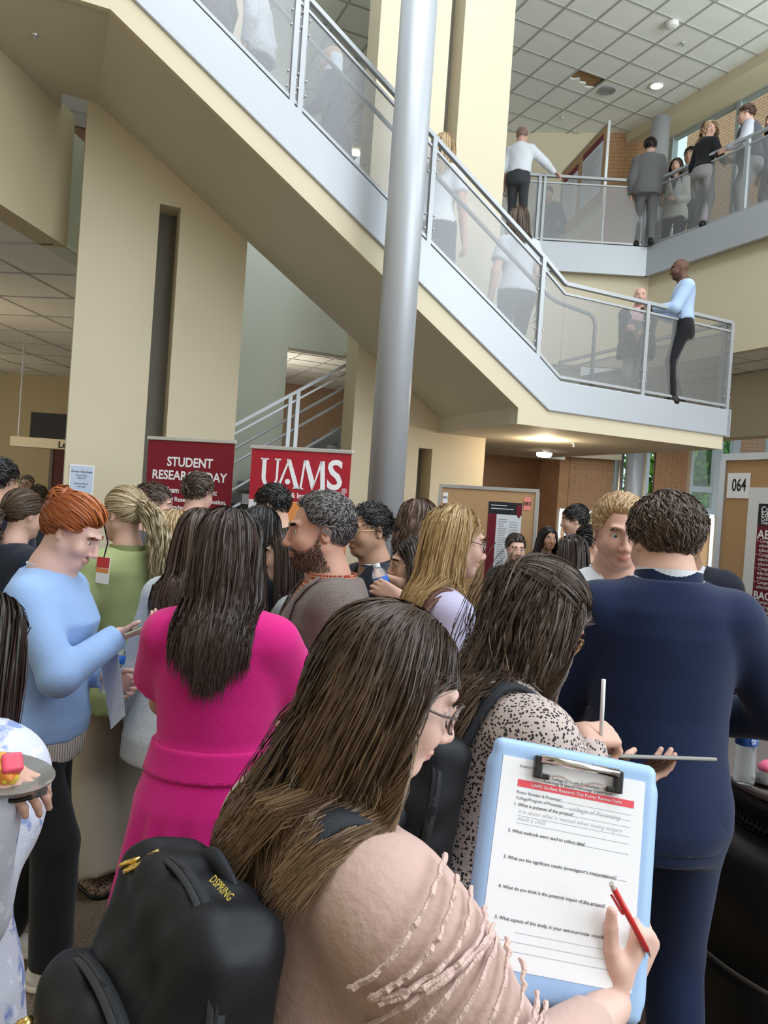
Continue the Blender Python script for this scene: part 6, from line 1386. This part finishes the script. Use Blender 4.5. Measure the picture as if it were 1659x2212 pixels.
sd = unit(np.cross(pd, [0, 1, 0])); MB().beam(pd*.018-sd*.007, pd*.055-sd*.006, .004, .0025).build('pocket_clip', REDP, pc); MB().tube([pd*.13, pd*.145], [.004, .001], 8).build('tip', CHR, pc)

# ---- tablet and stylus
ta = at(1296, 1632, 1.66); tb_ = at(1538, 1640, 1.72); tdv = unit(tb_-ta)
bk = unit(ray(1420, 1622)); mwt = plane_mw((ta+tb_)/2, tdv, bk-tdv*(bk@tdv))
tb = tag(empty('tablet', mw=mwt), 'thin tablet computer held level by the woman in animal print', 'tablet'); wt = float(np.linalg.norm(tb_-ta)); 
MB().box(-wt/2, wt/2, -.02, .16, -.004, .004).build('case', mat('grey tablet case', (.28, .28, .26), .4), tb, bevel=.003); MB().box(-wt/2+.01, wt/2-.01, -.01, .15, .004, .0046).build('screen', mat('dark screen', (.02, .02, .025), .1, spec=.6), tb)
s0, s1 = at(1304, 1468, 1.60), at(1297, 1618, 1.62)
stl = tag(empty('stylus', tuple(s0)), 'white stylus held upright over the tablet', 'stylus'); MB().tube([(0, 0, 0), (s1-s0)*.92], .0045, 10).build('barrel', mat('white gloss plastic', (.8, .8, .8), .2), stl, smooth=True); MB().tube([(s1-s0)*.92, s1-s0], [.0045, .001], 8).build('tip', ALU, stl)

# ---- water bottles
PET = mat('clear bottle plastic', (.86, .93, .97), .08, trans=.85, ior=1.2, spec=.5); LBL = mat('blue bottle label', (.03, .14, .50), .4); LBD = mat('dark blue oval', (.012, .02, .14), .4); CAPW = mat('white cap plastic', (.8, .82, .84), .4)
def bottle(label, base, up, sc=1.0, ang=0):
    up = unit(up); x = unit(np.cross([.3, 1, .2], up)); mw_ = plane_mw(base, x, np.cross(up, x)) @ Matrix.Rotation(ang, 4, 'Z') @ Matrix.Scale(sc, 4)
    b = tag(empty('water_bottle', mw=mw_), label, 'bottle')
    MB().lathe([(.026, 0), (.031, .004), (.032, .03), (.030, .045), (.032, .058), (.0295, .072), (.031, .085), (.028, .10), (.0315, .118), (.0322, .15), (.030, .166), (.022, .182), (.0135, .192), (.013, .197)], 24).build('bottle_body', PET, b, smooth=True)
    MB().lathe([(.0145, .192), (.0152, .193), (.0152, .206), (.0135, .208)], 20).build('cap', CAPW, b, smooth=False)
    MB().lathe([(.0315, .119), (.0329, .120), (.0329, .150), (.0315, .151)], 24).build('label_band', LBL, b, smooth=True)
    vs = []; n_ = 16
    for rr in (1.0,):
        for i in range(n_):
            a = 2*math.pi*i/n_; th = -1.57+.42*math.cos(a); vs.append((.0334*math.cos(th), .0334*math.sin(th), .135+.014*math.sin(a)))
    MB().add(vs, [tuple(range(n_))]).build('label_oval', LBD, b)
    for tx, zz_ in (('Pure', .140), ('Life', .132)): text(tx, .010, LETW, b, mw_ @ Matrix.Translation((0, -.0342, zz_)) @ Matrix.Rotation(math.pi/2, 4, 'X'), (0, 0, 0), bold=.02)
    return b
tz = .975; tcx = at(1606, 1695, 2.36)
bottle('clear water bottle with blue label standing on the round table', (tcx[0], tcx[1], tz), (0, 0, 1), 1.0, .5)
hb_ = at(838, 1302, 2.98); bottle('clear water bottle raised by the dark-haired woman facing left', hb_-unit(np.array([-.35, .1, .9]))*.04, (-.35, .1, .9), .95, .2)
bottle('water bottle tucked under the arm of the red-haired woman', at(232, 1500, 2.78), (.12, .25, 1), .95, .3)
# loose sheet in her hand
sq = at(235, 1440, 2.74); q2_ = at(262, 1568, 2.70); shm = plane_mw(q2_, (.75, -.35, .38), sq-q2_)
ls = tag(MB().add([(-.05, 0, 0), (.03, .03, 0), (.075, .25, .01), (-.035, .25, -.01), (-.05, 0, .001), (.03, .03, .001), (.075, .25, .011), (-.035, .25, -.009)], [(3, 2, 1, 0), (4, 5, 6, 7), (0, 1, 5, 4), (1, 2, 6, 5), (2, 3, 7, 6), (3, 0, 4, 7)]).build('folded_sheet', mat('pale lined sheet', (.62, .68, .82), .7), mw=shm), 'folded white sheet hanging from the hand of the red-haired woman', 'paper')
for i in range(6): MB().box(-.035+.016*i, -.0335+.016*i, .05, .22, .0025, .003).build('print_line', LN, ls)
# phone
ph_ = at(318, 1350, 2.66); phm = plane_mw(ph_, (.85, .1, .42), (.1, 1, .1)); pn = tag(empty('phone', mw=phm), 'slim phone held by the red-haired woman', 'phone')
MB().box(-.075, .075, -.036, .036, -.004, .004).build('case', mat('pale phone case', (.42, .44, .36), .3), pn, bevel=.003); MB().box(-.07, .07, -.032, .032, .004, .0046).build('screen', MATS['dark screen'], pn)

# ---- round table on a perforated drum
cen = at(1862, 1700, 2.5); tt = tag(empty('pedestal_table', (cen[0], cen[1], 0)), 'round metal-topped pedestal table with a black perforated drum at the right edge', 'table')
R1 = .47
TOPM = mat('brushed brown metal', (.30, .26, .24), .32, metal=.6, var=.06, vscale=20)
DRUM = mat('dark bronze metal', (.035, .032, .030), .38, metal=.5, spec=.5)
MB().lathe([(R1-.02, tz-.03), (R1, tz-.026), (R1, tz-.006), (R1-.012, tz)], 64).build('table_top', TOPM, tt)
MB().lathe([(R1-.03, tz-.11), (R1-.03, tz-.03)], 64).build('top_skirt', DRUM, tt)
MB().lathe([(R1-.045, .78), (R1-.045, tz-.1)], 64).build('slotted_collar', mat_perf('slotted collar', (.035, .032, .030), .02, .006, axis='r'), tt)
MB().lathe([(R1+.04, 0), (R1+.06, .02), (R1+.07, .40), (R1+.07, .44)], 64).build('lower_drum', DRUM, tt); MB().lathe([(R1+.072, .44), (R1+.06, .76), (R1+.045, .80), (R1-.05, .815)], 64).build('upper_drum', DRUM, tt)
MB().lathe([(R1+.076, .435), (R1+.078, .445), (R1+.07, .45)], 64).build('seam', mat('seam grey', (.12, .11, .10), .4, metal=.5), tt)
for o in tt.children: o.data.polygons.foreach_set('use_smooth', [len(p.vertices) == 4 for p in o.data.polygons])
# cupcake on a small plate
pcx = at(1672, 1668, 2.36); pt = tag(MB().lathe([(.03, 0), (.05, .004), (.07, .012), (.071, .014), (.05, .007), (.01, .005)], 28).build('small_plate', mat('dark plate', (.05, .05, .05), .3), mw=Matrix.Translation((pcx[0], pcx[1], tz))), 'small dark plate under the cupcake on the table', 'plate')
ck = tag(empty('cupcake', (pcx[0]-.015, pcx[1], tz+.006)), 'cupcake with white wrapper and pink frosting on the table', 'cupcake')
vs_p = [(.020+.002*(i % 2), 0) for i in range(1)]
MB().lathe([(.022, 0), (.031, .038), (.030, .04)], 26).build('wrapper', mat('white wrapper', (.75, .72, .74), .7), ck); MB().lathe([(.032, .038), (.034, .046), (.028, .056), (.018, .064), (.005, .07)], 22).build('frosting', mat('pink frosting', (.85, .16, .28), .5), ck, smooth=True)

# ---- plate of fruit and fork at the left edge
pp = at(-14, 1694, 1.18); pl2 = tag(MB().lathe([(.04, 0), (.06, .003), (.085, .016), (.086, .019), (.06, .008), (.01, .006)], 36).build('party_plate', mat('clear grey plate', (.20, .20, .19), .2, spec=.5), mw=Matrix.Translation(Vector(pp)) @ Matrix.Rotation(.12, 4, 'Y')), 'dark plastic plate of fruit held at the left edge', 'plate')
for nm, lab, px, py, sc, c in (('cantaloupe_cube', 'orange melon cube on the plate', 10, 1668, (.017, .014, .015), (.90, .32, .06)), ('watermelon_cube', 'pink watermelon chunk on the plate', 24, 1652, (.016, .015, .015), (.85, .10, .16)), ('pineapple_cube', 'yellow pineapple chunk on the plate', 20, 1676, (.012, .012, .010), (.85, .62, .08)), ('cantaloupe_cube', 'orange melon cube at the frame edge of the plate', -8, 1660, (.018, .018, .018), (.88, .36, .08)), ('pineapple_cube', 'yellow pineapple piece behind the watermelon chunk', 8, 1648, (.010, .012, .010), (.85, .66, .12))):
    q = at(px, py, 1.17); v_, f_ = sdf_mesh([RBox((0, 0, 0), sc, rot(unit((1, 2, 3)), px), .005)], .003, (.001, wrinkle(px+50, 5, 120, 300))); tag(link(nm, np_mesh(nm, v_, f_, mat('fruit %d' % (c[1]*100), c, .35, var=.1, vscale=90)), None, None, Matrix.Translation(Vector(q))), lab, 'fruit')
fk = [at(-30, 1695, 1.15), at(5, 1722, 1.15), at(30, 1730, 1.15), at(70, 1722, 1.16), at(102, 1707, 1.18)]
fo = tag(empty('plastic_fork', tuple(fk[0])), 'black plastic fork sticking out below the plate', 'fork'); MB().tube([p-fk[0] for p in smooth_curve(fk[:4])], .0035, 8).build('handle', BLACKM, fo, smooth=True)
for k in range(3): MB().tube([fk[3]-fk[0], (fk[3]+fk[4])/2-fk[0]+[0, 0, .004*(k-1)], fk[4]-fk[0]+[0, 0, .004*(k-1)]], .0015, 6).build('tine', BLACKM, fo)

# ---- backpack on the nearest woman
BPM = mat('black backpack nylon', (.007, .0075, .010), .5, spec=.3, bump=.12, bscale=900); BPT = mat('black webbing', (.02, .022, .028), .6, bump=.3, bscale=500); GOLD = mat('polished gold', (.85, .60, .18), .18, metal=1); ZIP = mat('zip tape', (.03, .032, .036), .5)
def backpack(info, label, cx=0, cz=1.17, sc=1.0, gold=True, res=.007):
    H_ = info['H']; mw_ = info['root'].matrix_basis
    b = tag(empty('backpack', mw=mw_), label, 'backpack')
    R = info['Rt']; yb_ = -.095*H_; ctr = info['pel']+R@np.array([cx, -.072*H_-.058*sc, cz-info['pel'][2]]); T = lambda p: ctr+R@(np.array(p)*sc)
    half = np.array([.155, .07, .235])*sc
    wr = wrinkle(77, 9, 35, 120, (1, .5, .6))
    v_, f_ = sdf_mesh([RBox(T((0, 0, 0)), half, R, .052*sc), RBox(T((0, -.035, -.05)), half*[.98, .9, .78], R, .07*sc, k=.03)], res, (.014, wr)); link('main_compartment', np_mesh('main', v_, f_, BPM), None, b)
    v_, f_ = sdf_mesh([RBox(T((0, -.10, -.055)), np.array([.145, .05, .15])*sc, R, .045*sc, k=.02)], res, (.012, wr)); link('middle_compartment', np_mesh('mid', v_, f_, BPM), None, b)
    v_, f_ = sdf_mesh([RBox(T((0, -.145, -.09)), np.array([.125, .04, .11])*sc, R, .036*sc, k=.02)], res, (.010, wr)); link('front_pocket', np_mesh('front', v_, f_, BPM), None, b)
    def arch(y, hw, z0, z1, nm):
        pts = [T((hw*math.cos(a), y, z0+(z1-z0)*max(0, math.sin(a))**.55)) for a in np.linspace(0, math.pi, 30)]; pts = [T((hw, y, z0-.12))]+pts+[T((-hw, y, z0-.12))]
        nr = [unit(p-T((0, y+.02, z0-.05))) for p in pts]
        o = band_strip(pts, nr, .022*sc, .004, 'zip_tape', ZIP, b)
        tth = MB(); 
        for i in range(len(pts)-1):
            for t in np.linspace(0, 1, 5, endpoint=False):
                p = pts[i]*(1-t)+pts[i+1]*t+nr[i]*.004; tth.box(p[0]-.002, p[0]+.002, p[1]-.002, p[1]+.002, p[2]-.0015, p[2]+.0015)
        z_ = tth.build('zip_teeth', mat('zip teeth', (.05, .05, .055), .3, metal=.6), o); z_['kind'] = 'stuff'
        return pts, nr
    p1, n1 = arch(-.03, .156, .06, .236, 'a'); p2, n2 = arch(-.105, .152, .0, .101, 'b'); p3, n3 = arch(-.150, .131, -.06, .026, 'c')
    if gold:
        for pts, nr, ii in ((p1, n1, (20, 21)), (p3, n3, (22, 23))):
            for k, i in enumerate(ii):
                p = pts[i]+nr[i]*.005; d_ = unit(R@np.array([-.2-.3*k, -.8, -.5])); x = unit(np.cross(d_, nr[i]))
                zp = MB(); zp.tube([p, p+d_*.014], .007, 8); ring = [p+d_*(.014+.015*(1-math.cos(a)))+x*.0085*math.sin(a) for a in np.linspace(0, 2*math.pi, 17)]; zp.tube(ring, .0036, 6, False); zp.build('zip_pull', GOLD, b, smooth=True)
    # straps over the shoulders and the carry loop
    for sg in (1, -1):
        q = info['prof'](.03); nbL, td_ = info['nb'], info['td']; X = R[:, 0]
        pts = smooth_curve([T((sg*.07, .07, .19)), nbL-td_*.02*H_+X*sg*.075+R[:, 1]*-.07, nbL-td_*.012*H_+X*sg*.085+R[:, 1]*-.01, nbL-td_*.05*H_+X*sg*.095+R[:, 1]*.07, nbL-td_*.13*H_+X*sg*.11+R[:, 1]*.115, nbL-td_*.20*H_+X*sg*.14+R[:, 1]*.05, T((sg*.15, .06, -.15))], 36)
        zc_ = (nbL-td_*.13*H_); nr = [unit((p-zc_)*[0, 1, 1]+[0, 0, .0]) for p in pts]
        band_strip(pts, nr, .062*sc, .012, 'shoulder_strap', BPT, b)
    lp = smooth_curve([T((-.05, .03, .20)), T((-.045, .02, .225)), T((0, .012, .246)), T((.045, .02, .225)), T((.05, .03, .20))]); band_strip(lp, [R[:, 1]]*len(lp), .028, .006, 'carry_loop', BPT, b)
    return b, T, R
BP, T1, R1_ = backpack(P1, 'black nylon backpack with gold zip pulls on the nearest woman', cz=1.07, sc=.90)
mtx = plane_mw((0, 0, 0), R1_[:, 0], R1_[:, 2])
txo = text('DSPRING', .013, mat('yellow thread', (.55, .42, .06), .6), BP, None, (0, 0, 0), bold=.01)
txo.matrix_basis = plane_mw(T1((.075, -.01, .246)), R1_[:, 0], np.array([0, .75, .5]))
backpack(P2, 'plain black backpack worn by the woman in animal print', cz=1.12, sc=.85, gold=False, res=.012)

# ---- belt on the pink dress, bags, lanyard, headscarf
H5 = P5['H']; q = P5['prof'](.024); q = np.array([r for r in q]); zc = [.045*H5, .05*H5, .068*H5, .086*H5, .091*H5]
rows = [(z, float(np.interp(z, q[:, 0], q[:, 1])), float(np.interp(z, q[:, 0], q[:, 2])), float(np.interp(z, q[:, 0], q[:, 3]))) for z in zc]
v_, f_ = sdf_mesh([Loft(P5['pel'], P5['Rt'], rows)], .007); link('belt', np_mesh('belt', v_, f_, PINK), None, P5['root'])
def handbag(info, label, c, half, m, straps, sm, sw_=.012):
    b = tag(empty('shoulder_bag', mw=info['root'].matrix_basis), label, 'bag')
    v_, f_ = sdf_mesh([RBox(c, half, None, min(half)*.8)], .008, (.003, wrinkle(5, 5, 40, 120))); link('bag_body', np_mesh('bag', v_, f_, m), None, b)
    for pts in straps:
        pts = smooth_curve(pts, 30); band_strip(pts, [unit(np.array([p[0], p[1], 0])+[0, 0, .2]) for p in pts], sw_, .005, 'strap', sm, b)
    return b
h8 = P8['H']; s8 = P8['arms']['r'][0]
handbag(P8, 'black woolly shoulder bag on the woman in the sage jacket', (.24, -.05, .66*h8), (.09, .13, .11), mat('black fleece', (.015, .015, .016), .95, bump=1, bscale=150), [[(.23, .03, .70*h8), (.17, .06, .76*h8), (.10, .04, .83*h8), (.09, -.05, .835*h8), (.17, -.13, .76*h8), (.23, -.13, .70*h8)]], BLACKM)
h19 = P19['H']
handbag(P19, 'brown leather shoulder bag on the blond woman in lilac', (.26, -.06, .52*h19), (.06, .16, .13), mat('brown leather', (.11, .045, .025), .45), [[(.25, .02, .60*h19), (.17, .07, .74*h19), (.12, .03, .822*h19), (.12, -.05, .815*h19), (.19, -.12, .72*h19), (.25, -.12, .60*h19)], [(.26, .05, .60*h19), (.19, .09, .74*h19), (.15, .04, .812*h19), (.15, -.06, .805*h19), (.21, -.14, .72*h19), (.26, -.15, .60*h19)]], mat('brown leather', (.11, .045, .025), .45), .016)
bd = at(222, 1232, 3.22); lb = tag(empty('name_badge', mw=plane_mw(bd, (.9, -.35, 0), (.12, .0, 1))), 'red and white name badge on a lanyard at the sage jacket', 'badge')
MB().box(-.033, .033, -.055, .055, -.002, .002).build('badge_card', WHITE, lb); MB().box(-.033, .033, .01, .055, .002, .0025).build('badge_photo', mat('badge red', (.6, .05, .06), .5), lb); MB().box(-.033, .033, -.01, .008, .002, .0025).build('badge_band', ORANGE, lb); MB().tube([(0, .055, 0), (.03, .12, .02), (.05, .2, .08)], .003, 6).build('lanyard', BLACKM, lb)
sc_ = PEOPLE['s31']; hcL = sc_['toL'](sc_['head']); Rl = sc_['Rz'].T@sc_['Rh']
v_, f_ = sdf_mesh([Ell(hcL+Rl@np.array([0, -.02, .035]), (.092, .108, .10), Rl), Cone(hcL+Rl@np.array([0, -.05, -.02]), hcL+np.array([0, -.04, -.17]), .085, .11, k=.05), Ell(hcL+Rl@np.array([0, .115, -.015]), (.05, .055, .065), Rl, k=.02, sub=True)], .014); link('headscarf', np_mesh('headscarf', v_, f_, cloth('pale blue scarf', (.62, .72, .80))), None, sc_['root'])
# folder held on the landing
w34 = (P34['hands']['r'][0]+P34['hands']['l'][0])/2; fd_ = P34['Rz']@np.array([0, 1, 0]); fo_ = tag(MB().box(-.12, .12, -.09, .09, -.008, .008).build('folder', mat('grey folder', (.16, .17, .20), .5), mw=plane_mw(w34+fd_*.05+np.array([0, 0, .05]), P34['Rz']@np.array([1, 0, .25]), (0, 0, 1))), 'dark grey folder held by the man in plaid on the landing', 'folder')
MB().box(-.118, .118, -.088, .088, -.005, .0095).build('page_block', WHITE, fo_)
# ---- fringed rows stitched on the nearest woman's sleeve
FR = cloth('blush fringe', (.62, .45, .40), bump=.4, bscale=300)
shL, elL, wrL = P1['arms']['r']; ax_ = unit(elL-shL); e1 = unit(np.cross(ax_, P1['toL'](CAM)-shL)); e2 = np.cross(e1, ax_); rg = random.Random(3)
camL = unit((P1['toL'](CAM)-shL)-ax_*((P1['toL'](CAM)-shL)@ax_)); e1 = np.cross(ax_, camL)
for i in range(15):
    t = .02+i*.062; r0 = .0975 if t < .6 else .0975-(t-.6)*.06; a0, a1 = rg.uniform(-1.25, -.9), rg.uniform(.6, 1.2); pts = []
    for k in range(26):
        a = a0+(a1-a0)*k/25; c = shL+(elL-shL)*(t+.05*math.sin(a*1.7+i)); pts.append(c+(camL*math.cos(a)+e1*math.sin(a))*(r0+rg.uniform(-.002, .003)))
    MB().tube(pts, [.0022+rg.uniform(0, .002) for _ in pts], 5).build('fringe_row', FR, P1['root'])
